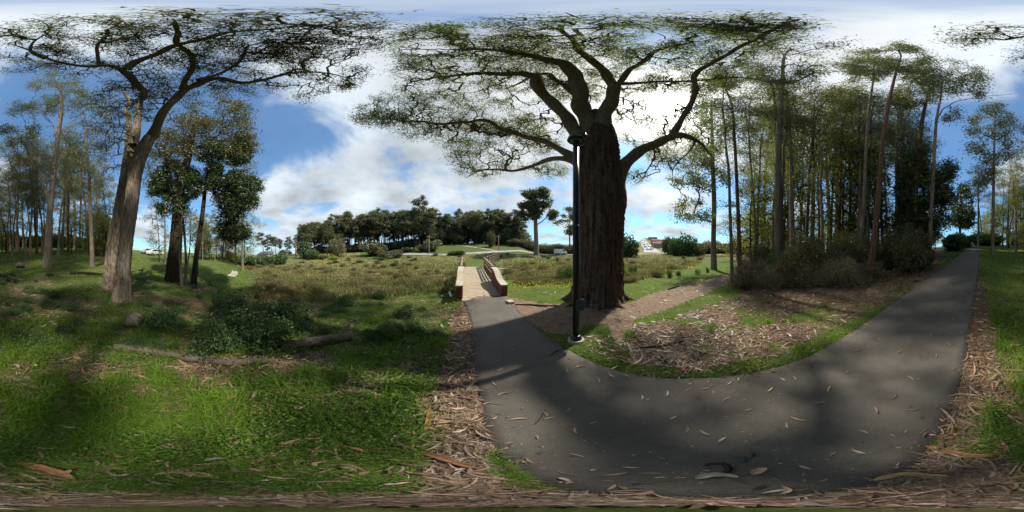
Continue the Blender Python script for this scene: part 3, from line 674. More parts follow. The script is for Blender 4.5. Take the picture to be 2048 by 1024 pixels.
bl = [blob(P(1238, 513, 5.9), .13, 1), blob(P(1240, 535, 5.9), .08, 2), blob(P(1247, 408, 6.25), .10, 3, sq=(1.6, 1, .5)), blob(P(1238, 555, 5.8), .16, 4, sq=(.6, 1, 1.5))]
for Vb, Fb in bl: link('burl', mk_mesh('burl', Vb-tb, [Fb], B_BIG), big)
roots = []
rs = np.random.RandomState(8)
for a0, L0 in ((200, .8), (235, .7), (160, .9), (275, .8), (120, .8), (320, .7), (20, .6), (70, .7)):
    a = math.radians(a0); d = np.array([math.cos(a), math.sin(a), 0]); pts = []
    for s_ in (0, .3, .6, 1.0):
        q = tb+d*(.75+s_*L0)+np.array([-d[1], d[0], 0])*rs.normal()*.05; q[2] = float(hfun(q[0], q[1]))+.34*(1-s_)**2-.03; pts.append(q)
    Pn, Rn = smooth_poly(pts, [.26, .16, .09, .03], .06); roots.append(tube(Pn-tb, Rn, 12, ridge_fn(.15, 7, int(a0))))
Vr, Fr = join(roots); link('roots', mk_mesh('roots', Vr, Fr, B_BIG), big)

# ---- the leaning twin-trunk tree on the left
tl = P(243, 597, 6.4); tl[2] = float(hfun(tl[0], tl[1])); tl2 = AT(221, 8.6)
dn = tl.copy(); dn[2] -= .25; dn2 = tl2.copy(); dn2[2] -= .25
limbs = [
 ([dn, tl+np.array([0, 0, .1]), P(246, 545, 6.5), P(254, 470, 6.7), P(264, 400, 6.9), P(272, 340, 7.0), P(290, 292, 7.0), P(312, 262, 6.9)], [.50, .37, .285, .28, .29, .30, .29, .22]),
 ([dn2, tl2+np.array([0, 0, .2]), P(226, 500, 8.5), P(237, 440, 8.3), P(250, 370, 8.1), P(260, 310, 7.9), P(264, 272, 7.7)], [.48, .40, .33, .32, .32, .32, .24]),
 ([P(265, 290, 7.6), P(279, 240, 7.2), P(281, 200, 6.9), PZ(272, 165, 10.0), PZ(258, 142, 10.3), PZ(235, 134, 10.3), PZ(170, 132, 10.4), PZ(100, 120, 10.9), PZ(20, 88, 11.5)], [.27, .24, .21, .18, .16, .12, .10, .075, .03]),
 ([PZ(252, 138, 10.3), PZ(300, 108, 11), PZ(345, 88, 11.4), PZ(440, 66, 11.8), PZ(530, 60, 12.1), PZ(640, 52, 12.4)], [.15, .13, .11, .09, .06, .02]),
 ([P(306, 270, 6.9), PZ(330, 225, 8.6), PZ(352, 195, 9.3), PZ(372, 172, 9.8), PZ(430, 156, 10), PZ(512, 162, 9.9), PZ(580, 150, 10.4), PZ(660, 148, 10.8), PZ(705, 160, 10.8)], [.26, .23, .21, .18, .14, .105, .08, .05, .02]),
 ([PZ(366, 178, 9.6), PZ(370, 150, 10.4), PZ(378, 125, 10.9), PZ(370, 85, 11.6), PZ(350, 48, 12.2)], [.14, .12, .10, .08, .04]),
 ([P(258, 300, 7.8), P(256, 240, 7.7), P(257, 200, 7.6), P(243, 176, 7.6)], [.22, .19, .16, .08]),
 ([PZ(395, 160, 9.9), PZ(440, 145, 10.4), PZ(490, 125, 10.8), PZ(500, 95, 11.5), PZ(560, 80, 12)], [.10, .08, .06, .045, .02]),
 ([PZ(200, 133, 10.4), PZ(192, 100, 11), PZ(210, 70, 11.7), PZ(260, 50, 12.2)], [.07, .05, .04, .02]),
 ([PZ(90, 118, 10.9), PZ(70, 95, 11.3), PZ(100, 62, 11.9)], [.06, .045, .02]),
]
zf2 = lambda x, y: np.interp(y, [15, 60, 130, 200, 320], [13.4, 12.2, 10.7, 9.4, 7])
cp = [([(0,60),(60,40),(250,22),(740,18),(770,60),(745,110),(735,150),(690,195),(600,208),(540,190),(440,185),(360,190),(300,170),(250,160),(180,150),(100,145),(0,140)], 130, 1550),
      ([(190,165),(330,170),(360,200),(300,250),(230,270),(190,230)], 16, 130),
      ([(175,170),(250,150),(340,160),(420,190),(400,230),(330,255),(300,240),(240,290),(200,300),(180,250)], 26, 190),
      ([(185,280),(230,280),(235,330),(210,400),(190,380)], 8, 60), ([(275,300),(300,290),(305,340),(290,390),(278,370)], 5, 35)]
tg = np.vstack([poly_targets(p, int(nc_*2.2), int(nt_*2.3), zf2, rngB, (12, 5), .32) for p, nc_, nt_ in cp]+[poly_targets([(1870,62),(1960,50),(2048,50),(2048,125),(1960,95),(1870,75)], 12, 110, zf2, rngB, (16, 6), .3)])
lt = build_tree('twin_trunk_tree', tl, 'leaning pale barked tree with two joined trunks and crown arching overhead', 'tree', None, limbs, [0, 1], tg, 6, B_PALE, B_LIMB, L_EUC,
    step=.26, up=.35, rt=.0072, ex=.5, per=13, sigma=.12, L=.105, Wd=.026, droop=.5, tipmax=2, tsides=90, ridge=.17, tstep=.07)

# ---- other trees modelled one by one: (crown polygon targets in depth mode)
def poly_tree(name, label, cat, basepx, D, trunkpts, trad, crowns, seed, bark, leafm, group=None, extra=(), **kw):
    b = AT(basepx, D); rng = np.random.RandomState(seed)
    tp = [b+np.array([0, 0, -.3]), b+np.array([0, 0, .05])]+[P(x, y, d_) for x, y, d_ in trunkpts]
    lim = [(tp, [trad[0]*1.3, trad[0]*1.08]+list(trad[1:]))]+[([P(*q) for q in pts], rad) for pts, rad in extra]
    tg = np.vstack([poly_targets(p, int(nc_*1.6), int(nt_*1.6), (lambda x, y, dd=dd: dd), rng, (sg[0]*.62, sg[1]*.6), zs, True, 'D', (sg[0]*.3, sg[1]*.3)) for p, nc_, nt_, dd, sg, zs in crowns])
    kw['per'] = int(kw.get('per', 8)*1.4); kw['L'] = kw['L']*.85; kw['sigma'] = kw['sigma']*.8
    return build_tree(name, b, label, cat, group, lim, [0], tg, seed, bark, bark, leafm, **kw)
poly_tree('olive_crowned_tree', 'dark trunked tree with a wide brownish olive crown left of the blackwood', 'tree', 345, 11.5,
    [(352,480,11.6),(356,420,11.8),(362,360,12),(378,310,12.2),(384,270,12.4),(395,235,12.5)], [.52, .42, .40, .36, .27, .22, .12],
    [([(330,300),(340,240),(400,205),(440,180),(490,200),(520,240),(525,290),(480,320),(430,300),(380,320)], 34, 620, 12.3, (16, 12), 1.2),
     ([(300,330),(310,260),(370,230),(380,300),(350,330)], 10, 150, 12, (12, 10), 1.0)], 21, B_DARK, L_OLV,
    extra=[([(362,360,12),(340,330,11.6),(330,300,11.4),(335,260,11.2)], [.22, .15, .11, .05]), ([(378,310,12.2),(420,280,12.6),(460,250,13)], [.18, .12, .05])],
    step=.5, rt=.010, per=9, sigma=.30, L=.26, Wd=.085, tsides=36, tstep=.15, tipmax=2)
poly_tree('blackwood_tree', 'dense dark green tree on a slim dark trunk beside the open field', 'tree', 388, 10.8,
    [(392,520,10.8),(399,470,10.8),(407,410,10.9),(412,360,11),(425,320,11.2),(440,290,11.4)], [.20, .165, .155, .14, .12, .09, .05],
    [([(390,300),(420,268),(460,262),(498,275),(503,320),(470,330),(400,325)], 9, 330, 11.3, (13, 9), .8),
     ([(440,345),(500,340),(520,370),(522,400),(500,430),(495,470),(465,485),(430,465),(425,420),(405,395),(420,360)], 14, 560, 11.0, (13, 12), .9),
     ([(385,330),(440,325),(450,360),(400,390),(385,370)], 6, 180, 11.2, (10, 9), .8)], 22, B_DARK, L_DRK,
    step=.35, up=.3, rt=.006, per=22, sigma=.17, L=.20, Wd=.07, droop=.2, tsides=28, tstep=.15, tipmax=2)
poly_tree('blackwood_tree', 'bushy dark green tree between the twin trunks and the slim blackwood', 'tree', 372, 12.6,
    [(372,520,12.6),(368,460,12.6),(362,420,12.6),(350,380,12.6),(340,350,12.6)], [.12, .10, .09, .08, .06, .03],
    [([(300,335),(330,320),(370,330),(398,345),(400,390),(380,400),(395,425),(350,440),(310,420),(300,380)], 14, 620, 12.6, (12, 10), .9)], 23, B_DARK, L_DRK,
    step=.4, up=.3, rt=.007, per=18, sigma=.20, L=.22, Wd=.075, droop=.2, tsides=20, tstep=.2, tipmax=2)
poly_tree('forked_gum_tree', 'pale forked gum with sparse flat crown rising at the edge of the shaded bank', 'tree', 95, 14,
    [(98,450,14),(103,390,14.1),(108,340,14.2),(115,280,14.3),(121,235,14.4),(124,200,14.5),(118,170,14.6)], [.36, .28, .27, .25, .22, .20, .15, .06],
    [([(30,200),(60,160),(110,142),(150,145),(178,180),(175,215),(120,225),(60,240),(5,230)], 26, 380, 14.5, (13, 7), 1.6),
     ([(0,250),(60,235),(85,260),(70,300),(20,290),(0,275)], 9, 130, 14, (12, 8), 1.2),
     ([(70,320),(100,300),(110,330),(90,350)], 3, 30, 14, (8, 8), .6)], 24, B_PALE, L_EUC,
    extra=[([(101,415,14),(84,370,13.8),(66,320,13.6),(45,280,13.4),(20,255,13.2)], [.16, .13, .10, .06, .02]), ([(118,270,14.3),(95,240,14.6),(60,210,14.9)], [.09, .06, .02]), ([(121,235,14.4),(150,205,14.2),(172,190,14)], [.08, .05, .02])],
    step=.5, rt=.009, per=9, sigma=.28, L=.24, Wd=.07, tsides=36, tstep=.15)
# ---- right hand side gums
poly_tree('straight_gum_tree', 'straight dark gum at the trail edge with a low leafy bough over the field', 'tree', 1428, 19,
    [(1427,480,19),(1428,400,19),(1425,320,19),(1424,260,19),(1422,200,19)], [.34, .29, .27, .23, .18, .12, .04],
    [([(1360,330),(1390,260),(1400,200),(1440,195),(1465,240),(1470,320),(1455,400),(1400,380)], 34, 420, 19, (13, 12), 1.6),
     ([(1337,420),(1370,395),(1400,400),(1425,430),(1420,450),(1370,440),(1345,432)], 9, 90, 18, (9, 6), .8), ([(1390,340),(1360,350),(1310,350),(1350,370),(1400,370)], 5, 60, 18.5, (10, 6), .8)], 31, B_MID, L_EUC,
    extra=[([(1427,446,19),(1400,436,18.6),(1365,428,18.2)], [.09, .06, .02])], step=.6, rt=.010, per=7, sigma=.40, L=.38, Wd=.13, tsides=20, tstep=.3)
poly_tree('leaning_gum_tree', 'tall red barked gum leaning outward above the brush beside the path', 'tree', 1740, 8.2,
    [(1748,480,8.3),(1756,400,8.5),(1764,300,8.8),(1775,220,9.2),(1788,160,9.8),(1800,120,10.5)], [.17, .145, .14, .13, .115, .10, .08, .04],
    [([(1690,130),(1740,100),(1800,82),(1850,100),(1880,120),(1830,150),(1760,150),(1700,150)], 26, 420, 10.5, (12, 6), 1.5)], 32, B_RED, L_EUC,
    step=.6, rt=.009, per=8, sigma=.34, L=.28, Wd=.085, tsides=24, tstep=.2)
poly_tree('gum_tree', 'slim gum with peeling pale upper trunk behind the leaning red one', 'tree', 1716, 11,
    [(1722,480,11),(1728,400,11),(1732,300,11.2),(1738,220,11.4),(1745,170,11.8),(1750,140,12.2)], [.16, .14, .13, .12, .10, .09, .07, .03],
    [([(1670,130),(1700,100),(1760,95),(1790,120),(1770,165),(1700,170)], 16, 260, 12.4, (12, 7), 1.5)], 33, B_MID, L_EUC, step=.6, rt=.009, per=8, sigma=.34, L=.28, Wd=.085, tsides=20, tstep=.25)
poly_tree('pale_gum_tree', 'smooth pale trunked gum leaning right beside the uphill path', 'tree', 1858, 13.3,
    [(1861,450,13.3),(1865,380,13.4),(1869,300,13.5),(1873,240,13.7),(1880,200,14),(1885,165,14.5)], [.20, .165, .155, .14, .125, .11, .08, .04],
    [([(1820,150),(1850,125),(1900,110),(1960,130),(1990,170),(1950,200),(1900,195),(1840,190)], 26, 420, 14.2, (14, 7), 1.8),
     ([(1880,225),(1915,215),(1925,240),(1890,250)], 4, 40, 13.4, (8, 6), .6)], 34, B_PALE, L_EUC,
    extra=[([(1874,235,13.7),(1900,210,13),(1950,195,12.5),(2010,190,12.2),(2040,185,12)], [.09, .07, .05, .03, .012])], step=.6, rt=.009, per=8, sigma=.36, L=.30, Wd=.09, tsides=24, tstep=.25)
poly_tree('gum_tree', 'thick shaggy gum rising out of the black green evergreen near the path', 'tree', 1826, 15,
    [(1828,450,15),(1830,380,15),(1836,310,15),(1845,240,15.4),(1858,180,16)], [.34, .32, .30, .27, .20, .12, .05],
    [([(1780,180),(1810,130),(1860,110),(1890,140),(1880,200),(1830,220),(1790,210)], 22, 330, 15.8, (13, 8), 1.8)], 35, B_RED, L_EUC, step=.7, rt=.011, per=8, sigma=.42, L=.36, Wd=.11, tsides=24, tstep=.3)
poly_tree('dark_evergreen_tree', 'black green bushy evergreen standing beside the pale gum by the path', 'tree', 1845, 17,
    [(1846,440,17),(1848,380,17),(1850,320,17)], [.3, .25, .2, .14, .06],
    [([(1800,330),(1830,290),(1870,280),(1900,300),(1912,360),(1905,420),(1885,470),(1840,490),(1800,480),(1785,420)], 36, 950, 16.8, (13, 13), 1.4)], 36, B_DARK, L_DRK,
    step=.6, up=.3, rt=.009, per=16, sigma=.36, L=.34, Wd=.12, droop=.2, tsides=18, tstep=.4)
poly_tree('open_gum_tree', 'slender open crowned gum on the grass right of the uphill path', 'tree', 1985, 19,
    [(1986,440,19),(1987,380,19),(1988,320,19),(1989,270,19.2),(1990,230,19.4)], [.20, .18, .17, .15, .12, .09, .03],
    [([(1928,300),(1940,240),(1970,205),(2010,205),(2045,260),(2040,300),(2000,330),(1950,330)], 30, 420, 19.3, (12, 9), 1.8),
     ([(1940,340),(1990,330),(1990,370),(1950,380)], 6, 70, 19, (10, 8), 1)], 37, B_PALE, L_EUC, step=.7, rt=.010, per=7, sigma=.42, L=.38, Wd=.12, tsides=18, tstep=.35)
poly_tree('small_dark_tree', 'small dark tiered tree closing the view at the top of the path', 'tree', 1920, 30,
    [(1920,440,30),(1921,400,30),(1922,365,30)], [.22, .2, .17, .12, .05],
    [([(1895,440),(1905,395),(1922,358),(1940,385),(1948,420),(1950,445),(1925,455)], 18, 360, 30, (8, 6), 1.4)], 38, B_DARK, L_DRK, step=.8, up=.3, rt=.012, per=10, sigma=.4, L=.5, Wd=.2, tsides=14, tstep=.5)
# ---- lone pine across the field
lp = poly_tree('lone_pine_tree', 'solitary flat topped pine standing beside the road across the field', 'tree', 1073, 66,
    [(1072,470,66),(1071,440,66),(1069,415,66),(1068,392,66)], [1.0, .8, .75, .62, .5, .25],
    [([(1042,382),(1052,374),(1060,378),(1084,374),(1100,386),(1110,392),(1098,396),(1060,396),(1048,392)], 12, 260, 66, (6, 3), 1.6),
     ([(1040,408),(1066,402),(1106,402),(1096,412),(1070,418),(1040,418)], 10, 200, 66, (6, 3), 1.6),
     ([(1036,430),(1046,414),(1084,418),(1088,430),(1060,440),(1045,440)], 8, 170, 66, (6, 3), 1.6),
     ([(1092,424),(1106,418),(1120,430),(1112,436),(1096,442),(1090,438)], 4, 70, 66, (4, 3), 1.2)], 41, B_MID, L_PINE,
    extra=[([(1071,450,66),(1086,442,66),(1098,424,66)], [.35, .28, .15]), ([(1070,440,66),(1056,430,66),(1048,420,66)], [.35, .22, .1])],
    step=1.6, up=.4, rt=.035, per=10, sigma=.7, L=.95, Wd=.5, tsides=16, tstep=1.2, droop=.1, tipmax=2)

# ------------------------------------------------------------------ repeated trees: prototypes, then copies
def proto_tree(kind, seed, Ht, bare, cr, ncl, ntar, bark, leafm, per, L, Wd, r0, step=.9, sigma=.5, flat=.4, lean=.04, up=1.0, crisp=1.0, rt=.014, droop=.5, forks=0):
    rng = np.random.RandomState(seed)
    dx, dy = rng.normal(size=2)*lean*Ht; zs = np.linspace(0, Ht*.93, 9); w = np.cumsum(rng.normal(size=(9, 2))*.012*Ht, 0)*np.linspace(0, 1, 9)[:, None]
    T = np.stack([dx*(zs/Ht)**1.5+w[:, 0], dy*(zs/Ht)**1.5+w[:, 1], zs], 1); T = np.vstack([T[:1]-np.array([0, 0, .6]), T])
    R = r0*np.concatenate([[1.4], (1-zs/Ht*.93)**.75*1.0]); R[1] *= 1.12
    Pn, Rn = smooth_poly(T, R, .8); parts = [tube(Pn, Rn, 12, ridge_fn(.08, 8, seed))]
    tg = []
    for c in range(ncl):
        f = (c+.5)/ncl; z = Ht*(bare+(1-bare)*f**.9); prof = math.sin(min(1, max(.05, (z/Ht-bare)/(1-bare)))*PI*.78+.35)
        a = rng.rand()*6.28; rad = cr*prof*rng.uniform(.25, 1)*crisp
        ax = np.interp(z, T[:, 2], T[:, 0]); ay = np.interp(z, T[:, 2], T[:, 1]); cen = np.array([ax+rad*math.cos(a), ay+rad*math.sin(a), z])
        s = cr*rng.uniform(.18, .40); m = ntar//ncl; q = rng.normal(size=(m, 3)); q = q/np.linalg.norm(q, axis=1)[:, None]*rng.rand(m, 1)**.4
        tg.append(cen+q*np.array([s, s, s*flat]))
    tg = np.vstack(tg); P0 = Pn[int(len(Pn)*bare*.75):]
    Xn, par, cnt, r, n0 = grow(P0, tg, rng, step, up, rt, .5, .2)
    idx = np.arange(n0, len(Xn)); pr = par[idx]; ra = np.where(pr >= n0, r[pr], r[idx]*1.1)
    parts.append(segs(Xn[pr], Xn[idx], ra, r[idx], 3)); Vt, Ft = join(parts)
    V_, F_, tint = foliage(Xn, cnt, n0, rng, per, sigma, L, Wd, droop, 2)
    return mk_mesh('trunk', Vt, Ft, bark), mk_mesh('crown', V_, [F_], leafm, False, tint), Ht
EUC = [proto_tree('euc', 100+k, 26, [.5, .42, .6, .35, .5][k], [4.6, 4.0, 3.8, 4.8, 5.2][k], 30, 480, [B_MID, B_RED, B_PALE, B_MID, B_MID][k], L_FOR if k in (1, 3) else L_EUC, 9, .32, .11, [.30, .24, .22, .3, .34][k], .9, .42, .38) for k in range(5)]
UND = [proto_tree('und', 120+k, 12, .12, 3.4, 34, 520, B_DARK, (L_YEL, L_FOR, L_YEL)[k], 9, .20, .09, .12, .6, .30, .6, .05, .4) for k in range(3)]
PIN = [proto_tree('pine', 140+k, 26, [.40, .48, .28, .5][k], [6.5, 5.5, 5.5, 7][k], 20, 360, B_DARK, L_PINE, 9, .95, .42, .42, 1.5, .62, .26, .05, .3, 1, .04, .1) for k in range(4)]
RND = [proto_tree('rnd', 160+k, 10, .08, 4.6, 22, 420, B_DARK, L_BUSH, 9, .7, .4, .25, .9, .45, .75, .02, .3, 1, .03, .2) for k in range(2)]
def place(protos, k, name, px, D, toprow, label, cat, group, rz=None, wide=1.0, dz=0):
    tr, cr, Ht = protos[k % len(protos)]; b = AT(px, D, dz); hgt = H+D*math.tan((512-toprow)/1024*PI)-b[2]; s = max(.1, hgt/Ht)
    o = empty(name, b, label, cat, group, random.random()*6.28 if rz is None else rz); o.scale = (s*wide, s*wide, s)
    a = link('trunk', tr, o); c = link('crown', cr, o); return o
random.seed(4)
# tall thin poles on the trail side
for px, D, top, k, lab in [(1465,8.8,150,2,'thin bare pole like gum, left stem of the pair in the brush'),(1480,9.6,135,1,'thin tall gum, right stem of the pair in the brush'),
                           (1512,15,200,2,'slim straight gum standing on grass beyond the dirt trail'),(1556,12,98,0,'tall gum with crown touching the white cloud, in front of the grove'),
                           (1566,12.5,120,1,'tall gum close behind another at the front of the grove'),(1585,13.5,150,4,'gum right of the close pair at the front of the grove')]:
    place(EUC, k, 'gum_tree', px, D, top, lab, 'tree', None, wide=.6)
GR = 'gums of the dense grove behind the brush'
for j in range(38):                        # the grove
    px = 1500+(j*83 % 345)+random.uniform(-6, 6); D = random.choice((14, 17, 20, 24, 28, 34, 42))*random.uniform(.9, 1.1)
    top = np.interp(px, [1490, 1540, 1620, 1700, 1780, 1860], [270, 215, 195, 205, 205, 260])+random.uniform(-25, 45)
    place(EUC, random.randrange(5), 'gum_tree', px, D, top, 'slender gum crowded in the dense grove behind the brush', 'tree', GR, wide=.75)
for j in range(18):
    px = 1500+random.uniform(0, 350); D = random.uniform(12, 26)
    place(UND, j, 'understorey_tree', px, D, random.uniform(265, 400), 'leafy olive green young tree filling the space under the grove', 'tree', 'young trees under the grove')
for px, D, top, k in [(1957,38,330,0),(1964,45,345,2),(2005,34,360,3),(2015,42,330,4),(2032,27,310,0),(2044,34,330,1),(2040,48,370,2),(1975,60,400,3),(1995,55,395,1),(2025,60,400,0)]:
    place(EUC, k, 'gum_tree', px, D, top, 'distant gum among the loose row on the grassy rise right of the path', 'tree', 'gums on the rise right of the path', wide=1.1)
# left bank grove
for j in range(26):
    px = (2+j*7.6+random.uniform(-6, 6)) % 208; D = random.choice((20, 24, 28, 33, 40, 50))*random.uniform(.9, 1.1)
    top = np.interp(px, [0, 60, 120, 180, 210], [325, 290, 280, 320, 380])+random.uniform(-20, 60)
    place(EUC, random.randrange(5), 'gum_tree', px, D, top, 'gum in the shaded grove along the top of the grassy bank', 'tree', 'gums along the top of the left bank', wide=1.0)
for px, D, top, k, lab in [(185,16,215,3,'leafy gum just left of the twin trunk tree'),(330,24,330,0,'grey green gum behind the olive crowned tree'),(485,30,330,4,'pale leaved gum peeping out beside the blackwood over the field')]:
    place(EUC, k, 'gum_tree', px, D, top, lab, 'tree', None, wide=.9)
for px, D, top in [(190,34,430),(212,30,440),(175,38,425)]:
    place(UND, int(px), 'rounded_tree', px, D, top, 'rounded grey green tree on the bank behind the twin trunks', 'tree', 'rounded trees behind the twin trunks', wide=1.3)
place(UND, 1, 'conical_tree', 318, 26, 405, 'dense yellow green tree of conical outline beside the parked white car', 'tree', None, wide=1.0)
for j, (px, D, top) in enumerate([(405,34,440),(418,40,420),(430,36,430),(442,42,425),(452,38,445),(462,44,450),(472,40,440),(484,46,470),(380,36,420),(396,44,425),(370,32,430)]):
    place(EUC, j, 'gum_tree', px, D, top, 'thin gum in the loose screen of trees behind the blackwood', 'tree', 'gums screening the field behind the blackwood', wide=.9)
for j in range(22):
    px = (random.uniform(-40, 215)) % 2048; D = random.uniform(26, 52)
    place(UND, j, 'understorey_tree', px, D, random.uniform(360, 445), 'leafy tree filling the gaps low in the shaded grove on the grassy bank', 'tree', 'leafy trees low in the left bank grove', wide=1.2)
for j in range(16):
    px = 400+random.uniform(0, 95); D = random.uniform(36, 55)
    place(UND, j, 'understorey_tree', px, D, random.uniform(420, 470), 'leafy tree low in the loose screen behind the blackwood', 'tree', 'leafy trees low behind the blackwood', wide=1.1)
for j in range(10):
    px = random.uniform(1958, 2044); D = random.uniform(48, 75)
    place(UND, j, 'understorey_tree', px, D, random.uniform(400, 450), 'leafy tree low behind the loose gums right of the path crest', 'tree', 'leafy trees low right of the path crest', wide=1.1)
for j in range(26):
    px = random.uniform(1470, 1890); D = random.uniform(40, 66)
    place(UND, j, 'understorey_tree', px, D, random.uniform(415, 465), 'dark leafy tree closing the back of the dense grove', 'tree', 'leafy trees at the back of the grove', wide=1.5)
# ridge pines
tops = ([520, 540, 560, 575, 590, 610, 640, 660, 690, 720, 750, 800, 830, 842, 860, 880, 930, 980, 1020, 1045], [465, 470, 474, 474, 470, 450, 448, 440, 432, 430, 425, 428, 422, 424, 420, 432, 430, 422, 428, 440])
for j in range(150):
    px = 592+(1046-592)*(j+.5)/150+random.uniform(-3, 3); D = random.uniform(92, 112)
    top = float(np.interp(px, *tops))+random.choice((-6, -2, 2, 5, 9, 16, 22))+random.uniform(-3, 3)
    place(PIN, random.randrange(4), 'pine_tree', px, D, top, 'dark pine in the long line of trees along the far ridge', 'tree', 'pines along the far ridge', wide=random.uniform(.65, 1.25))
for px, D, top in [(527,120,466),(534,125,470),(543,118,473),(551,122,474),(560,120,478),(574,118,474),(580,122,480)]:
    place(PIN, int(px), 'pine_tree', px, D, top, 'pine in the small clump standing apart at the left end of the ridge', 'tree', 'pines of the separate clump left of the ridge', wide=1.1)
for px, D, top, lab in [(838,80,399,'tallest pine standing in front of the ridge with its top above all'),(828,80,418,'flat topped pine left of the tallest ridge pine'),(858,76,424,'broad brownish pine right of the tallest ridge pine'),(805,78,430,'straight stemmed pine on the green slope, leftmost of the front row'),
                        (612,80,448,'bushy pine at the left end of the ridge wood'),(655,84,446,'pale stemmed gum like pine above the yellow bush'),(1140,84,415,'dark pine half hidden behind the lamp post')]:
    place(PIN, int(px), 'pine_tree', px, D, top, lab, 'tree', None, wide=1.1)
print('trees done')
#==BUSHES==
def bush_mesh(seed, n, r, hh, L, Wd, leafm, stems=30, shape=1.0, droop=.1):
    rng = np.random.RandomState(seed); q = rng.normal(size=(n, 3)); q /= np.linalg.norm(q, axis=1)[:, None]; k = rng.normal(size=(6, 3))*2.6; ph = rng.rand(6)*6
    lob = 1+.28*sum(np.sin((q*kk).sum(1)+p_) for kk, p_ in zip(k, ph))/2; rad = rng.rand(n)**.33*lob
    pos = q*rad[:, None]*np.array([r, r, hh*.55])+np.array([0, 0, hh*.5]); pos[:, 2] = np.maximum(pos[:, 2], .02*hh)
    V1, F1 = leaves(pos, rng, L, Wd, droop, 1.0); A = rng.normal(size=(stems, 3))*np.array([r*.15, r*.15, 0]); e = rng.normal(size=(stems, 3)); e[:, 2] = np.abs(e[:, 2])+.6; e /= np.linalg.norm(e, axis=1)[:, None]
    Bq = A+e*np.array([r*.9, r*.9, hh*.75]); V2, F2 = segs(A, Bq, np.full(stems, .012*hh+.004), np.full(stems, .004), 3)
    return mk_mesh('foliage', np.vstack([V1, V2]), [np.vstack([F1, F2+len(V1)])], [leafm, B_DARK], False, np.concatenate([rng.rand(len(F1)), np.zeros(len(F2))]), np.concatenate([np.zeros(len(F1)), np.ones(len(F2))]))
BU = {'dark': [bush_mesh(s, 2600, 1, 1, .12, .055, L_BUSH) for s in (1, 2, 3)], 'far': [bush_mesh(s, 1700, 1, 1.2, .22, .12, L_BUSH) for s in (4, 5)], 'willow': [bush_mesh(s, 2600, 1, 1.4, .16, .05, L_OLV, droop=.3) for s in (6, 7)],
      'lime': [bush_mesh(9, 1500, 1, .8, .16, .1, L_LIME)], 'twig': [bush_mesh(s, 2600, 1, .9, .30, .014, L_TWIG, 60, droop=-.1) for s in (10, 11, 12)], 'pine': [bush_mesh(s, 2000, 1, 1.1, .18, .10, L_PINE) for s in (13, 14)],
      'reed': [bush_mesh(s, 1500, 1, 1.0, .5, .03, L_REED, 3, droop=-.55) for s in (17, 18, 19)], 'tuft': [bush_mesh(s, 700, 1, 1.5, .75, .03, L_BUSH, 3, droop=-.7) for s in (15, 16)]}
def bush(kind, px, D, r, h, label, group=None, name='shrub', k=0, dz=-.05):
    f = BU[kind][k % len(BU[kind])]; o = link(name, f, None, AT(px, D, dz)); tag(o, label, 'bush', group); o.rotation_euler = (0, 0, random.random()*6.28); o.scale = (r, r, h); return o
random.seed(9)
for j, (px, row, r, h) in enumerate([(620,672,.45,.4)]): pass
near = [(318,655,.42,.34,'low leafy green bush on the bank below the twin trunks'),(430,700,.38,.36,'dark leafy bush just above the mossy log'),(455,668,.4,.34,'dark bush behind the one above the mossy log'),
        (535,695,.42,.40,'bluish dark bush left of the split log'),(520,650,.55,.42,'broad dark bush in the hollow left of the split log'),(570,640,.6,.45,'wide bramble bush in the hollow at the field edge'),
        (460,625,.6,.45,'green bush on the slope below the blackwood'),(600,665,.35,.25,'small dark bush directly behind the split log'),(760,680,.28,.24,'low dark weed clump right of the split log'),(690,612,.4,.3,'low green shrub where the hollow meets the dry field'),
        (760,598,.32,.34,'dark shrub alone at the near edge of the dry field'),(110,595,.3,.22,'small dark weed on the shaded grassy bank')]
for j, (px, row, r, h, lab) in enumerate(near):
    g = G(px, row); bush('dark', px, math.hypot(g[0], g[1]), r*1.15, h*1.6, lab, k=j)
for j, (px, D, r, h, lab) in enumerate([(1339,13.5,.22,.55,'dark upright bush beside the dirt trail, nearest the big tree'),(1357,14.5,.28,.4,'green bush right of the upright one beside the dirt trail'),(1415,16.5,.2,.5,'upright bush at the foot of the straight gum')]):
    bush('dark', px, D, r, h*1.1, lab, k=j)
for j, (px, D, r, h) in enumerate([(1262,13,.2,.6),(1247,12,.2,.55),(1270,15,.22,.55),(1125,13,.45,.6),(1138,12,.4,.7),(1048,12,.35,.4),(1068,13,.3,.35),(1395,15,.25,.3)]):
    bush('tuft', px, D, r, h, 'brownish rush tuft in the damp field around the great tree', 'rush tufts in the field round the great tree', 'rush_tuft', j)
random.seed(12)
for j in range(46):                        # brush in front of the grove
    px = random.uniform(1485, 1850); D = np.interp(px, [1485, 1600, 1740, 1850], [8.5, 7.4, 8.4, 13])*random.uniform(.95, 1.45)
    bush('twig', px, D, random.uniform(.4, .95), random.uniform(.4, 1.5), 'tangle of dry brown twiggy brush at the foot of the grove', 'dry brush along the foot of the grove', 'dry_brush', j)
for j in range(14):
    px = random.uniform(1500, 1840); D = random.uniform(9, 13); bush('dark', px, D, random.uniform(.5, 1.0), random.uniform(.7, 1.7), 'leafy dark green shrub rising through the brown brush of the grove', 'dark green shrubs in the brush below the grove', 'shrub', j)
for j in range(24):
    px = (random.uniform(-95, 235)) % 2048; bush('far', px, random.uniform(44, 58), random.uniform(2.5, 4), random.uniform(2, 3.6), 'dark leafy bush along the top of the bank behind the grove trunks', 'bushes along the top of the bank', 'shrub', j)
for j in range(30):
    px = random.uniform(1490, 1850); D = random.uniform(8.5, 15); bush('willow', px, D, random.uniform(.5, 1.1), random.uniform(.7, 2.0), 'dull green leafy shrub mixed into the brush below the grove', 'green shrubs in the brush below the grove', 'shrub', j)
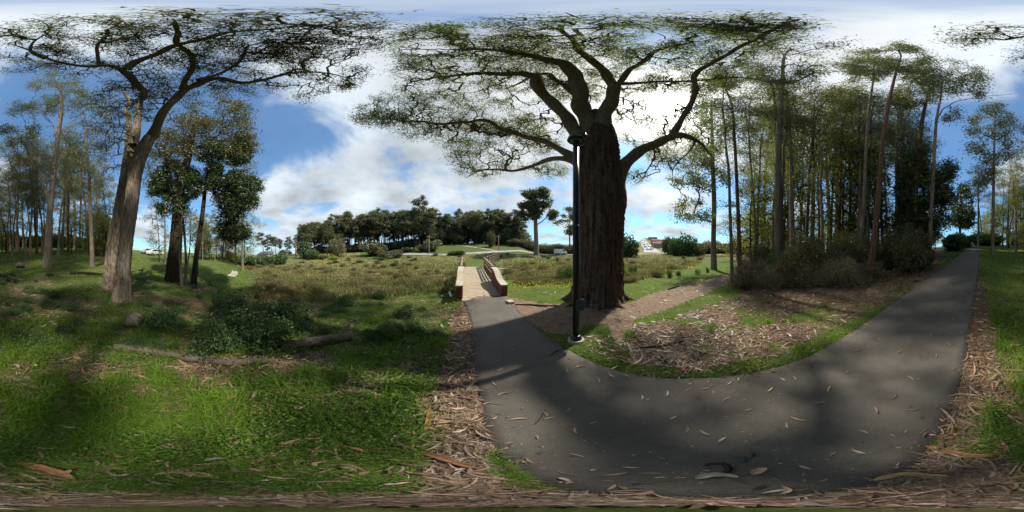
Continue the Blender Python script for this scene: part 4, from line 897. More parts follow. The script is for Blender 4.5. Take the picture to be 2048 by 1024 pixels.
bush('far', 1908, 24, 2.0, 2.3, 'dark rounded bush beside the top of the uphill path', k=1); bush('far', 1925, 33, 2.6, 2.0, 'dark bush spreading at the crest left of the path', k=0); bush('pine', 1962, 52, 3, 4, 'reddish dark hedge bush beyond the crest of the path')
for j, (px, D, r, h, kd) in enumerate([(500,44,2,2,'far'),(515,46,2,2.2,'far'),(528,48,2,2.4,'far'),(545,50,2.2,2.4,'far'),(560,52,2.4,2.6,'far'),(478,42,1.5,2,'far'),(460,44,1.6,2,'far')]):
    bush(kd, px, D, r, h, 'fresh green rounded bush in the hedge at the left end of the field', 'green bushes at the left end of the field', 'shrub', j)
for px, D, r, h, kd, lab in [(610,70,3,6,'far','ivy green rounded bush at the left foot of the ridge'),(625,66,2.6,4,'far','low green bush right of the ivy green one below the ridge'),(672,72,4,6.5,'willow','rounded olive bush below the pale stemmed tree'),
        (667,64,2.0,2.0,'lime','bright yellow flowering bush below the ridge wood'),(645,66,2,1.8,'pine','dark low bush left of the yellow flowering bush'),(745,72,5,6,'pine','broad dark bush left of the green slope'),(765,64,3,2.6,'willow','grey green bush in front of the broad dark one'),
        (795,62,3,2.4,'willow','grey green bush spreading at the left foot of the green slope'),(862,70,4,5,'pine','brownish bush at the foot of the right front pine'),(843,72,2,2.8,'pine','small dark bush between the front pines'),(815,73,2,2.4,'far','small bush on the green slope left of the tall pine'),(981,78,2.6,6,'willow','pale green bushy tree standing alone on the green slope'),
        (905,60,2,1.6,'far','low bush left of the bridge end on the far side of the field'),(920,60,2,1.7,'pine','dark low bush across the field behind the bridge'),(1258,64,4.6,6.4,'far','large round green bush right of the great trunk'),
        (1352,70,3.4,5.5,'far','round dark green bush right of the hill road'),(1372,68,4.6,7,'far','largest dark green bush right of the hill road'),(1395,72,3.8,5.2,'pine','dark bush behind the straight gum'),(1340,84,5,9,'pine','wooded mound above the hill road houses')]:
    bush(kd, px, D, r, h/1.1, lab, k=int(px))
for j in range(22):
    px = 1032+j*5.6+random.uniform(-3, 3); bush('willow', px, random.uniform(82, 92), random.uniform(3, 4.4), random.uniform(2.6, 3.6), 'hazy green willow bush in the thicket behind the road', 'willow thicket behind the road', 'willow_bush', j)
for j in range(16):
    px = 1395+j*8; bush('pine', px, random.uniform(84, 130), random.uniform(5, 8), random.uniform(5, 9), 'dark bush in the belt of trees beyond the right side of the field', 'dark bushes beyond the right of the field', 'shrub', j)
for j in range(90):
    px = random.uniform(600, 1050); tall_ = 1.0 if px < 850 else 2.1; bush('pine', px, random.uniform(94, 112), random.uniform(3, 5), random.uniform(2.2, 4.6)*tall_, 'dark undergrowth bush beneath the ridge pines', 'undergrowth bushes under the ridge pines', 'shrub', j)
for j in range(26):
    px = random.uniform(560, 1420); bush('far' if j % 2 else 'willow', px, random.uniform(40, 62), random.uniform(.5, 1.3), random.uniform(.4, .9), 'small scattered bush at the far side of the open field', 'small bushes across the far field', 'shrub', j)

#==GRASS==
def blades(n, rng, x, y, hgt, wid, tintv, lean=.6, zoff=0):
    z = hfun(x, y)+zoff; a = rng.rand(n)*2*PI; b = rng.rand(n)*2*PI; ln = lean*(.3+rng.rand(n))
    base = np.stack([x, y, z-.01], 1); w = np.stack([np.cos(a), np.sin(a), 0*a], 1)*wid[:, None]*.5; d = np.stack([np.cos(b), np.sin(b), 0*b], 1)
    m = base+d*(hgt*ln*.32)[:, None]; m[:, 2] += hgt*.6; tp = base+d*(hgt*ln)[:, None]; tp[:, 2] += hgt*(1-.35*ln)
    V = np.stack([base-w, base+w, m+w*.8, m-w*.8, tp], 1).reshape(-1, 3); o = np.arange(n)[:, None]*5
    return V, [np.concatenate([o, o+1, o+2, o+3], 1), np.concatenate([o+3, o+2, o+4], 1)], np.concatenate([tintv, tintv])
def scatter(n, rng, dmin, dmax, p=1.0):   # log-distance scatter
    d = np.exp(rng.uniform(math.log(dmin), math.log(dmax), n)) if p == 1 else dmin+(dmax-dmin)*rng.rand(n)**p
    a = rng.rand(n)*2*PI; return d*np.sin(a), d*np.cos(a), d
rng = np.random.RandomState(77)
x, y, d = scatter(620000, rng, .10, 34); g_, l_, dr_, di_, p_ = masks(x, y)
cl = noise2(x, y, 5, 31)*.5+noise2(x, y, 1.7, 32)*.5
keep = (~p_) & (rng.rand(len(x)) < np.clip(g_*1.25-.05, .02, 1)*np.clip(.75+cl*.9, .08, 1)) & (dr_ < .4) & (di_ < .5)
x, y, d, cl, l_ = x[keep], y[keep], d[keep], cl[keep], l_[keep]; n = len(x); px, row = pix(x, y)
hg = (.045+.07*rng.rand(n)+.08*np.clip(cl, 0, 1))*np.clip(.5+d*.8, .6, 1)*np.clip(1-.5*l_, .4, 1)*np.where((px > 940) & (px < 1900), .62, 1.0)*np.clip(.75+d*.05, .7, 1.7); wd = .0045+.0016*d+.004*rng.rand(n)
tn = np.clip(.27+.30*rng.rand(n)+.30*noise2(x, y, .8, 33)+.12*noise2(x, y, 3, 35)+np.where(((row < 565) & (px < 440)) | (px > 1955), .28, 0)+np.where((px > 1010) & (px < 1700) & (row < 700), .25, 0)+np.where(rng.rand(n) < .11, .65, 0), 0, 1)  # blades lighter, yellower on bank, right verge and trail side: sunlight put into tint
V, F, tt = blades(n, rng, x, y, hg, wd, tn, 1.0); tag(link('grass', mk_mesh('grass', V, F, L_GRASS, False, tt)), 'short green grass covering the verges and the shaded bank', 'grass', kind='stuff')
# lush longer tufts near the camera on the left
cx, cy, _ = scatter(1150, rng, .26, 5.5); ok = ~in_path(cx, cy); pxx, rw = pix(cx, cy); ok &= (((pxx < 900) & (rw > 640)) | ((pxx > 1960)) | ((pxx > 1240) & (pxx < 1700) & (rng.rand(len(cx)) < .35))); cx, cy = cx[ok], cy[ok]
g_, l_, dr_, di_, p_ = masks(cx, cy); ok = g_ > .35; cx, cy = cx[ok], cy[ok]; m = 55
sc_ = np.repeat(np.clip(np.hypot(cx, cy)*.8, .35, 1), m); x = np.repeat(cx, m)+rng.normal(size=len(cx)*m)*.055*sc_; y = np.repeat(cy, m)+rng.normal(size=len(cx)*m)*.055*sc_; ok = ~in_path(x, y); x, y, sc_ = x[ok], y[ok], sc_[ok]; n = len(x)
V, F, tt = blades(n, rng, x, y, (.10+.16*rng.rand(n))*sc_, (.006+.005*rng.rand(n))*sc_, np.clip(.35+.45*rng.rand(n), 0, .9), 1.5); tag(link('long_grass', mk_mesh('long_grass', V, F, L_GRASS, False, tt)), 'longer arching grass in lush tufts on the left verge', 'grass', kind='stuff')
# broad leaved weeds
x, y, d = scatter(120000, rng, .2, 11); g_, l_, dr_, di_, p_ = masks(x, y); px, row = pix(x, y); wn = noise2(x, y, 1.6, 41)
ok = (~p_) & (wn+.25*noise2(x, y, 7, 44) > .14) & (g_ > .3) & ((px < 900) | (px > 1960)) & (rng.rand(len(x)) < np.clip(d*1.1, .25, 1)); x, y, d = x[ok], y[ok], d[ok]
pos = np.stack([x, y, hfun(x, y)+.03+(.07+.14*np.clip(wn[ok], 0, 1))*rng.rand(len(x))], 1); V, F = leaves(pos, rng, .036*np.clip(d*.8, .3, 1), .021*np.clip(d*.8, .3, 1), .0, 1.0, .7); tag(link('ground_cover', mk_mesh('ground_cover', V, [F], L_WEED, False, .3+.7*rng.rand(len(F)))), 'low broad leaved weeds spreading through the grass', 'weeds', kind='stuff')
# marsh grass over the field
x, y, d = scatter(330000, rng, 4.5, 75); g_, l_, dr_, di_, p_ = masks(x, y); ok = (dr_ > .3) & (~p_) & (di_ < .5) & (rng.rand(len(x)) < .5+noise2(x, y, 1.2, 51)*.6+.2)
x, y, d = x[ok], y[ok], d[ok]; n = len(x); nb_ = noise2(x, y, .25, 52); nb2 = noise2(x, y, .9, 53)
V, F, tt = blades(n, rng, x, y, (.18+.32*rng.rand(n))*(1+.35*nb2), .009+.0022*d, np.clip(.50+.30*nb_+.2*nb2+.3*(rng.rand(n)-.5), 0, 1), .7); tag(link('marsh_grass', mk_mesh('marsh_grass', V, F, L_REED, False, tt)), 'brown and green marsh grass over the open field', 'grass', kind='stuff')
random.seed(21)
for j in range(150):
    px = random.uniform(440, 1410); D = math.exp(random.uniform(math.log(8.5), math.log(46)))
    q = AT(px, D); mk = masks(q[:1], q[1:2])
    if mk[2][0] < .3: continue
    bush('reed', px, D, random.uniform(.3, .75)*(1+D*.012), random.uniform(.28, .6)*(1+D*.008), 'brown tussock of rank grass in the open field', 'brown tussocks over the open field', 'grass_tussock', j)
for j in range(120):
    px = random.choice((random.uniform(240, 900), random.uniform(240, 900), random.uniform(0, 240))); D = math.exp(random.uniform(math.log(2.6), math.log(12)))
    q = AT(px, D); mk = masks(q[:1], q[1:2])
    if mk[2][0] > .3 or mk[4][0]: continue
    bush('dark', px, D, random.uniform(.10, .34), random.uniform(.07, .30), 'low patch of dark leafy weeds on the shaded bank', 'dark leafy weeds on the shaded bank', 'weed_patch', j)
# yellow flowers by the bridge
gx, gy, _ = G(1040, 583); x = rng.normal(size=1100); y = rng.normal(size=1100)
pxs = 1010+rng.rand(900)*135; rws = 576+rng.normal(size=900)*5; pts = np.array([G(a, b, 60) for a, b in zip(pxs[:320], rws[:320])]); pts[:, 2] += .18+.1*rng.rand(len(pts))
V, F = leaves(pts, rng, .05, .05, 0, 1.0); tag(link('yellow_flowers', mk_mesh('yellow_flowers', V, [F], L_FLOW, False, rng.rand(len(F)))), 'sprinkling of yellow flowers in the grass right of the bridge', 'flowers', kind='stuff')
# leaf and bark litter
def litter_mesh(x, y, rng, L, Wd, lift=.012, curl=.25, zb=None):
    n = len(x); a = rng.rand(n)*2*PI; dx = np.stack([np.cos(a), np.sin(a), rng.normal(size=n)*.12], 1); dy = np.stack([-np.sin(a), np.cos(a), rng.normal(size=n)*.35], 1)
    l = L*(.5+rng.rand(n)); w = Wd*(.5+rng.rand(n)); z = (hfun(x, y) if zb is None else zb)+lift*(.4+1.6*rng.rand(n)); c = np.stack([x, y, z], 1)
    bend = curl*(rng.rand(n)*2-1); s = np.array([-.5, -.2, .15, .5]); ws = np.array([.05, .5, .42, .03]); rows_ = []
    for sk, wk in zip(s, ws):
        cc = c+dx*(l*sk)[:, None]+dy*(l*bend*(sk*sk)*2)[:, None]; cc[:, 2] += np.abs(sk)*l*.12*rng.rand(n); rows_ += [cc-dy*(w*wk)[:, None], cc+dy*(w*wk)[:, None]]
    V = np.stack(rows_, 1).reshape(-1, 3); o = np.arange(n)[:, None]*8
    F = np.concatenate([np.concatenate([o+2*k, o+2*k+1, o+2*k+3, o+2*k+2], 1) for k in range(3)], 0); return V, F
x, y, d = scatter(210000, rng, .08, 20); g_, l_, dr_, di_, p_ = masks(x, y); px, row = pix(x, y)
ok = (~p_) & (rng.rand(len(x)) < np.where((d < 1.1) & (px < 880), .38, np.where(d < 1, .7, 1))*(np.clip(l_, 0, 1)**1.3*.62+.04)) & (dr_ < .3); x, y, d = x[ok], y[ok], d[ok]
tn = rng.rand(len(x)); V, F = litter_mesh(x, y, rng, 1.15*.085*np.clip(.5+d*.16, .4, 2.2)*np.exp(rng.normal(size=len(x))*.35), .016*np.clip(.4+d*.22, .35, 2.4)); tag(link('leaf_litter', mk_mesh('leaf_litter', V, [F], L_LIT, False, np.tile(tn, 3))), 'thick litter of curled tan leaves along the path verges', 'leaf litter', kind='stuff')
x, y, d = scatter(7000, rng, .18, 9); g_, l_, dr_, di_, p_ = masks(x, y); ok = (~p_) & (rng.rand(len(x)) < l_*.8) & (dr_ < .3); x, y, d = x[ok], y[ok], d[ok]; tn = .2+.6*rng.rand(len(x))
V, F = litter_mesh(x, y, rng, .24*np.clip(.35+d*.4, .3, 1), .020*np.clip(.3+d*.4, .3, 1), .02, .3); tag(link('bark_litter', mk_mesh('bark_litter', V, [F], L_LIT, False, np.tile(tn, 3))), 'strips of shed bark mixed into the litter', 'bark litter', kind='stuff')
# loose leaves caught on top of the grass
x, y, d = scatter(16000, rng, .25, 9); g_, l_, dr_, di_, p_ = masks(x, y); px, row = pix(x, y); ok = (~p_) & ((px < 930) | (px > 1950)) & (dr_ < .3) & (rng.rand(len(x)) < np.clip(.12+.5*noise2(x, y, 1.1, 91), .02, .5)*np.clip(d*.8, .3, 1)); x, y, d = x[ok], y[ok], d[ok]
V, F = litter_mesh(x, y, rng, .12*np.clip(.45+d*.25, .4, 1.3), .022*np.clip(.45+d*.25, .4, 1.3), .045, .3); tag(link('caught_leaves', mk_mesh('caught_leaves', V, [F], L_LIT, False, np.tile(.3+.7*rng.rand(len(x)), 3))), 'loose tan leaves caught on top of the near grass', 'leaves', kind='stuff')
# fine twigs in the litter
x, y, d = scatter(9000, rng, .25, 10); g_, l_, dr_, di_, p_ = masks(x, y); ok = (~p_) & (rng.rand(len(x)) < (l_+.08)*np.clip(np.hypot(x, y)*.7, .25, 1)) & (dr_ < .3); x, y = x[ok], y[ok]
d = np.hypot(x, y); V, F = litter_mesh(x, y, rng, .20*np.clip(.2+.4*d, .2, 1), .004*np.clip(.2+.4*d, .3, 2.5), .03, .5); tag(link('twig_litter', mk_mesh('twig_litter', V, [F], L_TWIG, False, np.tile(rng.rand(len(x)), 3))), 'fine brown twigs scattered through grass and litter', 'twigs', kind='stuff')
# leaves and soil washed along both edges of the asphalt
k = rng.randint(0, NA, 9000); e_ = rng.rand(9000) < .5; bse = np.where(e_[:, None], RA[k], RB[k]); inn = np.where(e_[:, None], RB[k]-RA[k], RA[k]-RB[k]); inn /= np.linalg.norm(inn[:, :2], axis=1)[:, None]
off_ = rng.exponential(.09, 9000); x, y = (bse+inn*off_[:, None])[:, 0]+rng.normal(size=9000)*.02, (bse+inn*off_[:, None])[:, 1]+rng.normal(size=9000)*.02; ok = (np.hypot(x, y) < 20) & (rng.rand(9000) < .5+.5*noise2(x, y, 2, 61)); x, y = x[ok], y[ok]
V, F = litter_mesh(x, y, rng, .045, .011, .006, .25, hfun(x, y)+.007); tag(link('edge_litter', mk_mesh('edge_litter', V, [F], L_LIT, False, np.tile(rng.rand(len(x))*.9, 3))), 'small leaves washed along the edges of the asphalt', 'leaf litter', kind='stuff')
# small crumbs on the asphalt
x, y, d = scatter(9000, rng, .3, 16); ok = in_path(x, y) & (rng.rand(len(x)) < .13); x, y = x[ok], y[ok]; V, F = litter_mesh(x, y, rng, .022, .007, .004, .2, hfun(x, y)+.006)
tag(link('path_crumbs', mk_mesh('path_crumbs', V, [F], L_LIT, False, np.tile(rng.rand(len(x)), 3))), 'tiny leaf crumbs sprinkled over the asphalt', 'leaf crumbs', kind='stuff')
# countable fallen leaves on the path
def leaf_proto(seed, L, Wd, bend, tintv):
    rs = np.random.RandomState(seed); s = np.linspace(-.5, .5, 9); w = Wd*np.sin((s+.5)*PI)**.8*.5+.0006; V = []
    for sk, wk in zip(s, w):
        cy = bend*L*(sk*sk-.25); zc = .006+.05*L*abs(sk)**2*4*rs.uniform(.3, 1)
        V += [(L*sk, cy-wk, zc+.004), (L*sk, cy, zc), (L*sk, cy+wk, zc+.004)]
    F = [(3*i_+j_, 3*i_+3+j_, 3*i_+4+j_, 3*i_+1+j_) for i_ in range(8) for j_ in (0, 1)]
    return mk_mesh('fallen_leaf', V, [np.array(F)], L_LIT, True, np.full(len(F), tintv))
LP_ = [leaf_proto(1, .15, .020, .5, .78), leaf_proto(2, .12, .020, -.35, .72), leaf_proto(3, .17, .018, .7, .66), leaf_proto(4, .11, .024, .2, .99), leaf_proto(5, .13, .02, .4, .9)]
spots = [(1136,743,1),(1193,762,2),(1160,735,0),(1223,752,3),(1252,753,0),(1332,788,0),(1378,782,2),(1411,776,2),(1455,800,2),(1283,796,1),(1135,821,1),(1088,830,2),(1152,912,0),(1410,866,1),(1346,836,3),(1187,847,1),(1153,862,4),(1100,838,1),
         (1575,852,1),(1597,838,0),(1640,808,4),(1627,725,1),(1730,650,0),(1760,680,1),(1874,713,1),(1712,700,2),(1588,758,0),(1565,760,3),(1820,758,0),(1785,793,2),(1822,820,4),(1750,822,4),(1695,745,1),(1664,908,1),(1717,904,3),(1725,865,0),(1850,640,1),(1860,670,0),
         (1000,740,1),(1010,790,2),(1025,700,1),(990,768,0),(975,808,1),(1040,840,0),(1300,948,0),(1262,935,3),(1230,948,1),(1475,640+120,1),(1520,938,0),(1610,935,3),(1560,980,0),(1370,860,2),(1445,880,3),(1495,820,1),(1540,780,3),(1660,780,0),(1905,640,1),(1925,600,2),(1897,690,4),(1800,705,1)]
lr = np.random.RandomState(5)
for px, row, k in spots:
    g = G(px, row); g[2] += .008
    if not in_path(np.array([g[0]]), np.array([g[1]]))[0]: continue
    o = link('fallen_leaf', LP_[k], None, g); o.rotation_euler = (0, 0, lr.rand()*6.28); s_ = lr.uniform(.7, 1.1)*min(1.15, .55+.22*math.hypot(g[0], g[1])); o.scale = (s_, s_, s_)
    tag(o, 'pinkish curled leaf fallen on the grey asphalt path' if k == 4 else 'tan curled leaf fallen on the grey asphalt path', 'leaf', 'pinkish leaves fallen on the asphalt' if k == 4 else 'tan leaves fallen on the asphalt')

#==OBJECTS==
# ---- lamp post
lb = G(1152, 682); lr_ = math.hypot(lb[0], lb[1]); lp_ = empty('lamp_post', lb, 'black round lamp post standing on a concrete footing in front of the great tree', 'lamp post')
m = MB(); m.lathe((0, 0, 0), [(.155, -.1), (.155, .035), (.145, .055)], 28); m.build('footing', M_CONC, lp_)
m = MB(); m.lathe((0, 0, 0), [(.11, .055), (.11, .075), (.092, .085), (.092, .13), (.085, .14), (.078, .145), (.055, .15)], 28)
for k in range(4):
    a = PI/4+k*PI/2; m.lathe((.1*math.cos(a), .1*math.sin(a), .07), [(.012, 0), (.012, .03)], 6)
m.build('base', M_BLACK, lp_, True)
m = MB(); m.lathe((0, 0, 0), [(.062, .14), (.061, 1.2), (.059, 3.0), (.057, 4.02)], 24); m.build('pole', M_BLACK, lp_, True)
m = MB(); m.lathe((0, 0, 0), [(.064, 2.2), (.066, 2.21), (.066, 2.25), (.064, 2.26)], 24); m.build('band', M_BLACK, lp_, True)
a = math.atan2(lb[0], lb[1]); m = MB(); m.box((-math.sin(a)*.058, -math.cos(a)*.058, .42), (.05, .012, .14), -a); m.build('access_panel', M_BLACK, lp_, False, .004)
rgt = np.array([math.cos(a), -math.sin(a), 0]); tow = -np.array([math.sin(a), math.cos(a), 0])
m = MB(); m.box(tuple(rgt*.075+tow*.03+np.array([0, 0, .80])), (.15, .12, .21), -a, .96); m.build('junction_box', M_GREY, lp_, False, .012)
zt = float(H+lr_*math.tan((512-284)/1024*PI)-lb[2]); print('lamp top', zt)
m = MB(); m.lathe((0, 0, zt), [(.064, -.10), (.068, -.02), (.080, .0), (.062, .03), (.095, .05)], 24); m.build('collar', M_BLACK, lp_, True)
hd = link('lamp_head', None if False else bpy.data.meshes.new('x'), lp_) if False else None
m = MB(); m.lathe((0, 0, zt), [(.12, .055), (.155, .03), (.165, .05), (.155, .09), (.14, .15), (.09, .19), (.03, .21)], 32); hd = m.build('lamp_head', M_BLACK, lp_, True)
m = MB(); m.lathe((0, 0, zt), [(.12, .046), (.10, .022), (.05, .01)], 24); m.build('diffuser', M_LENS, hd, True)
m = MB(); m.box(tuple(rgt*.09+np.array([0, 0, zt+.22])), (.22, .13, .13), -a-.2, .8); m.build('sensor_housing', M_BLACK, lp_, False, .02)

# ---- footbridge
def brg(px, D): a = (px-1024)/2048*2*PI; return np.array([D*math.sin(a), D*math.cos(a), 0])
g0 = G(918, 602); g1 = G(1004, 592)
q0 = G(925, 603); q1 = G(1000, 590)
mid = (q0+q1)/2; dirb = np.array([brg(955, 1)[0], brg(955, 1)[1], 0]); far = brg(946, 14.5); dirb = far[:2]-mid[:2]; Lb = float(np.linalg.norm(dirb)); dirb /= Lb; yaw = math.atan2(dirb[1], dirb[0]); zb = float(mid[2])
wB = 1.62
fb = empty('footbridge', (mid[0], mid[1], zb), 'narrow footbridge with brick wing walls and timber railings crossing to the field', 'bridge', None, yaw)
RISE = .105; fb.rotation_euler = (0, -math.atan(RISE), yaw)
# local: x along the bridge, +y = left side
m = MB(); m.box((Lb/2, 0, -.10), (Lb, wB, .23)); m.build('deck', M_DECK, fb, False, .01)
m = MB(); m.box((-.12, -.12, -.04), (.24, wB+.30, .10)); m.build('kerb_slab', M_CAP, fb, False, .01)
def wall_profile(sgn, L1):
    # side outline of a wing wall: low at the near end, sweeping up to a pier
    top = []
    for s_ in np.linspace(0, 1, 13):
        x = L1*s_; z = .50+.30*(1/(1+math.exp(-(s_-.52)*14))); top.append((x, z))
    return top
for sgn, L1, x0 in ((-1, 2.7, .0), (1, 3.0, .0)):
    top = wall_profile(sgn, L1); yc = sgn*(wB/2+.13); th = .25
    m = MB(); pts = [(x0, yc-th/2, -.35)]+[(x0+x, yc-th/2, z) for x, z in top]+[(x0+L1, yc-th/2, -.35)]; m.prism(pts, (0, th, 0)); w_ = m.build('parapet', M_BRICK, fb)
    w_['label'] = 'brick wing wall on the left of the deck' if sgn > 0 else 'curved brick wing wall on the right of the deck'
    m = MB(); e = .03
    for (x1, z1), (x2, z2) in zip(top[:-1], top[1:]):
        m.add([(x0+x1, yc-th/2-e, z1+.003), (x0+x2, yc-th/2-e, z2+.003), (x0+x2, yc+th/2+e, z2+.003), (x0+x1, yc+th/2+e, z1+.003), (x0+x1, yc-th/2-e, z1+.07), (x0+x2, yc-th/2-e, z2+.07), (x0+x2, yc+th/2+e, z2+.07), (x0+x1, yc+th/2+e, z1+.07)], [(0,3,2,1),(4,5,6,7),(0,1,5,4),(2,3,7,6),(1,2,6,5),(3,0,4,7)])
    m.build('cap', M_CAP, w_)
    xr0 = x0+L1+.15; nseg = 7; Lr = Lb-xr0
    rl = MB(); rl.box((xr0+Lr/2, yc, .86), (Lr, .11, .06)); rl.box((xr0+Lr/2, yc, .62), (Lr, .045, .10)); rl.box((xr0+Lr/2, yc, .36), (Lr, .045, .10)); rl.build('rail', M_WOOD, fb, False, .006)
    for k in range(nseg+1):
        m = MB(); m.box((xr0+Lr*k/nseg, yc+sgn*.075, .30), (.10, .10, 1.1)); m.build('post', M_WOOD, fb, False, .006)
# splayed railing beyond the right side of the bridge end
e0 = np.array([fb.location[0], fb.location[1], zb+Lb*.93*RISE])+np.array([dirb[0], dirb[1], 0])*(Lb*.93)+np.array([dirb[1], -dirb[0], 0])*(wB/2+.25)
e1 = P(998, 517, 25); rf = empty('splayed_railing', e0, 'timber rail fence angling away from the right far end of the footbridge', 'fence'); d_ = e1-e0; nS = 8
m = MB(); yw = math.atan2(d_[1], d_[0]); Lq = float(np.linalg.norm(d_[:2])); pit = -math.atan2(d_[2]-.0, Lq)
for hz in (.92, .64, .36): m.box((d_[0]/2, d_[1]/2, d_[2]/2+hz), (Lq, .06, .09), yw, ry=pit)
m.build('rail', M_WOOD, rf, False, .006)
for k in range(nS+1):
    m = MB(); q = d_*k/nS; m.box((q[0]-math.sin(yw)*-.06, q[1]+math.cos(yw)*-.06, q[2]+.35), (.1, .1, 1.3), yw); m.build('post', M_WOOD, rf, False, .006)
# ---- picnic table and bench-like box right of the bridge
def picnic(px, D, rz, label):
    o = empty('picnic_table', AT(px, D), label, 'picnic table', None, rz)
    m = MB(); 
    for k in range(5): m.box((0, -.32+.16*k, .74), (1.8, .15, .04))
    m.build('table_top', M_CONC, o)
    for s_ in (-1, 1):
        m = MB(); m.box((0, s_*.68, .45), (1.8, .26, .04)); m.build('bench', M_CONC, o)
        m = MB(); m.box((s_*.65, 0, .36), (.08, .08, .72), rx=.0); m.box((s_*.65, 0, .40), (.08, 1.5, .08)); m.box((s_*.65, .5, .2), (.08, .08, .42)); m.box((s_*.65, -.5, .2), (.08, .08, .42)); m.build('leg', M_CDARK, o)
picnic(1004, 19, .5, 'grey picnic table standing in the field right of the bridge')
picnic(991, 33, 1.0, 'farther pale picnic table beyond the end of the splayed railing')
# ---- white pipe and block
g = G(901, 594); o = empty('drain_pipe', g, 'short white plastic drain pipe poking from the bank left of the brick wall', 'pipe', None, 2.2)
V_, Q_ = tube([(-.22, 0, .05), (0, 0, .12), (.2, 0, .20)], [.055, .055, .055], 20); link('pipe', mk_mesh('pipe', V_, [Q_], M_PIPE), o)
V_, Q_ = tube([(.185, 0, .193), (.21, 0, .205), (.225, 0, .21)], [.066, .066, .05], 20); link('collar', mk_mesh('collar', V_, [Q_], M_SILV), o)
V_, Q_ = blob((0, 0, .02), .14, 5, sq=(1.3, 1, .8)); g2_ = G(886, 596); tag(link('rock', mk_mesh('rock', V_, [Q_], M_ROCK), None, g2_), 'dark rock on the bank beside the white pipe', 'rock')
g = G(1020, 606); m = MB(); m.box((0, 0, .04), (.22, .30, .09), .5); o = m.build('concrete_block', M_CAP, None, False, .012, loc=g); tag(o, 'flat pale block lying on the dirt right of the bridge', 'block')
# ---- logs, stumps, bark
def log(name, pts, rad, matl, label, cat='log', sides=18, seed=0, sink=.95):
    P3 = [];
    for (px, row), r in zip(pts, rad): q = G(px, row); q[2] += r*sink; P3.append(q)
    o = empty(name, P3[0], label, cat); Pn, Rn = smooth_poly(P3, rad, .06); V_, Q_ = tube(Pn-P3[0], Rn, sides, ridge_fn(.16, 9, seed))
    n = len(V_); c0 = Pn[0]-P3[0]; V_ = np.vstack([V_, c0, Pn[-1]-P3[0]]); k = np.arange(sides); k2 = (k+1) % sides
    T_ = np.concatenate([np.stack([k2, k, np.full(sides, n)], 1), np.stack([n-sides+k, n-sides+k2, np.full(sides, n+1)], 1)]); link('log', mk_mesh('log', V_, [Q_, T_], matl, False if sides < 8 else True), o); return o
log('split_log', [(562,706),(600,698),(650,689),(700,680)], [.075, .105, .105, .08], B_LOG, 'grey weathered split log lying in the hollow', seed=3)
log('mossy_log', [(228,700),(280,706),(340,716),(400,724),(425,724)], [.07, .07, .065, .06, .05], B_LOG, 'long low log half buried below the left bank', seed=4, sink=.9)
log('rotten_log', [(425,728),(470,730),(520,727),(556,722)], [.05, .055, .055, .03], B_LOG, 'thin rotten log end running on from the buried log', seed=5, sink=.9)
log('fallen_tree', [(140,548),(170,549),(206,551)], [.10, .10, .08], B_DARK, 'dark fallen trunk on the grass left of the twin trunks', seed=6)
log('fallen_branch', [(258,546),(272,543),(286,541)], [.05, .06, .07], B_DARK, 'dark fallen branch on the grass right of the twin trunks', 'branch', seed=7)
log('fallen_tree', [(-2+2048-2048,548),(22,556),(45,562)], [.07, .06, .04], B_MID, 'pale fallen bough on the bank at the far left of the shaded grass', seed=8)
log('fallen_branch', [(1270,697),(1310,694),(1350,688),(1385,678)], [.012, .018, .018, .008], B_DARK, 'thin fallen branch in the litter right of the lamp post', 'branch', 10, 9, .9)
log('fallen_branch', [(1335,580),(1345,577),(1358,573)], [.03, .04, .03], B_DARK, 'short dark branch beside the dirt trail under the upright bush', 'branch', 10, 10, .9)
log('fallen_branch', [(1030,610),(1060,611),(1090,613),(1118,612)], [.02, .03, .03, .015], B_DARK, 'dark root like branch on the dirt between bridge and great tree', 'branch', 10, 11, .9)
log('fallen_branch', [(1100,712),(1113,703),(1130,697)], [.006, .009, .004], B_DARK, 'thin twig on the asphalt edge left of the lamp footing', 'branch', 8, 12, .9)
log('twig', [(972,807),(990,809),(1010,811)], [.003, .004, .002], B_DARK, 'dark straight twig lying on the asphalt near the left edge', 'twig', 8, 13, 1.2)
log('twig', [(1068,850),(1082,835),(1091,818)], [.003, .004, .002], B_DARK, 'bent twig lying on the asphalt below the lamp post', 'twig', 8, 14, 1.2)
def strip(name, pts, w, matl, label, cat='bark strip', lift=.03, seed=0):
    rs = np.random.RandomState(seed); P3 = []
    for px, row in pts: q = G(px, row); q[2] += lift+rs.rand()*.02; P3.append(q)
    Pn, _ = smooth_poly(P3, np.ones(len(P3)), .02); b = Pn[0].copy(); T = np.gradient(Pn, axis=0); T /= np.linalg.norm(T, axis=1)[:, None]; Nn = np.cross(T, [0, 0, 1.]); n = len(Pn); s = np.linspace(0, 1, n)
    wv = w*(np.sin(np.clip(s*1.05, 0, 1)*PI)**.5*.85+.12)*(1+.15*np.sin(s*17+seed)); cr = np.linspace(-1, 1, 7)
    S = Pn[:, None]+Nn[:, None]*(cr[None, :, None]*wv[:, None, None]*.5); S[..., 2] += (cr**2)[None, :]*wv[:, None]*.25
    S2 = S-np.array([0, 0, .004]); S = np.concatenate([S, S2[:, ::-1]], 1)-b; i, k = np.meshgrid(np.arange(n-1), np.arange(14), indexing='ij'); k2 = (k+1) % 14
    Q_ = np.stack([i*14+k, (i+1)*14+k, (i+1)*14+k2, i*14+k2], -1).reshape(-1, 4); return tag(link(name, mk_mesh(name, S.reshape(-1, 3), [Q_], matl), None, b), label, cat)
strip('bark_strip', [(210,824),(250,820),(300,812),(340,808)], .035, B_ORG, 'long thin orange bark strip lying on the near grass', seed=1)
strip('bark_strip', [(380,800),(410,805),(440,803),(470,797)], .075, B_ORG, 'wide orange bark slab on the grass right of the thin strip', seed=2)
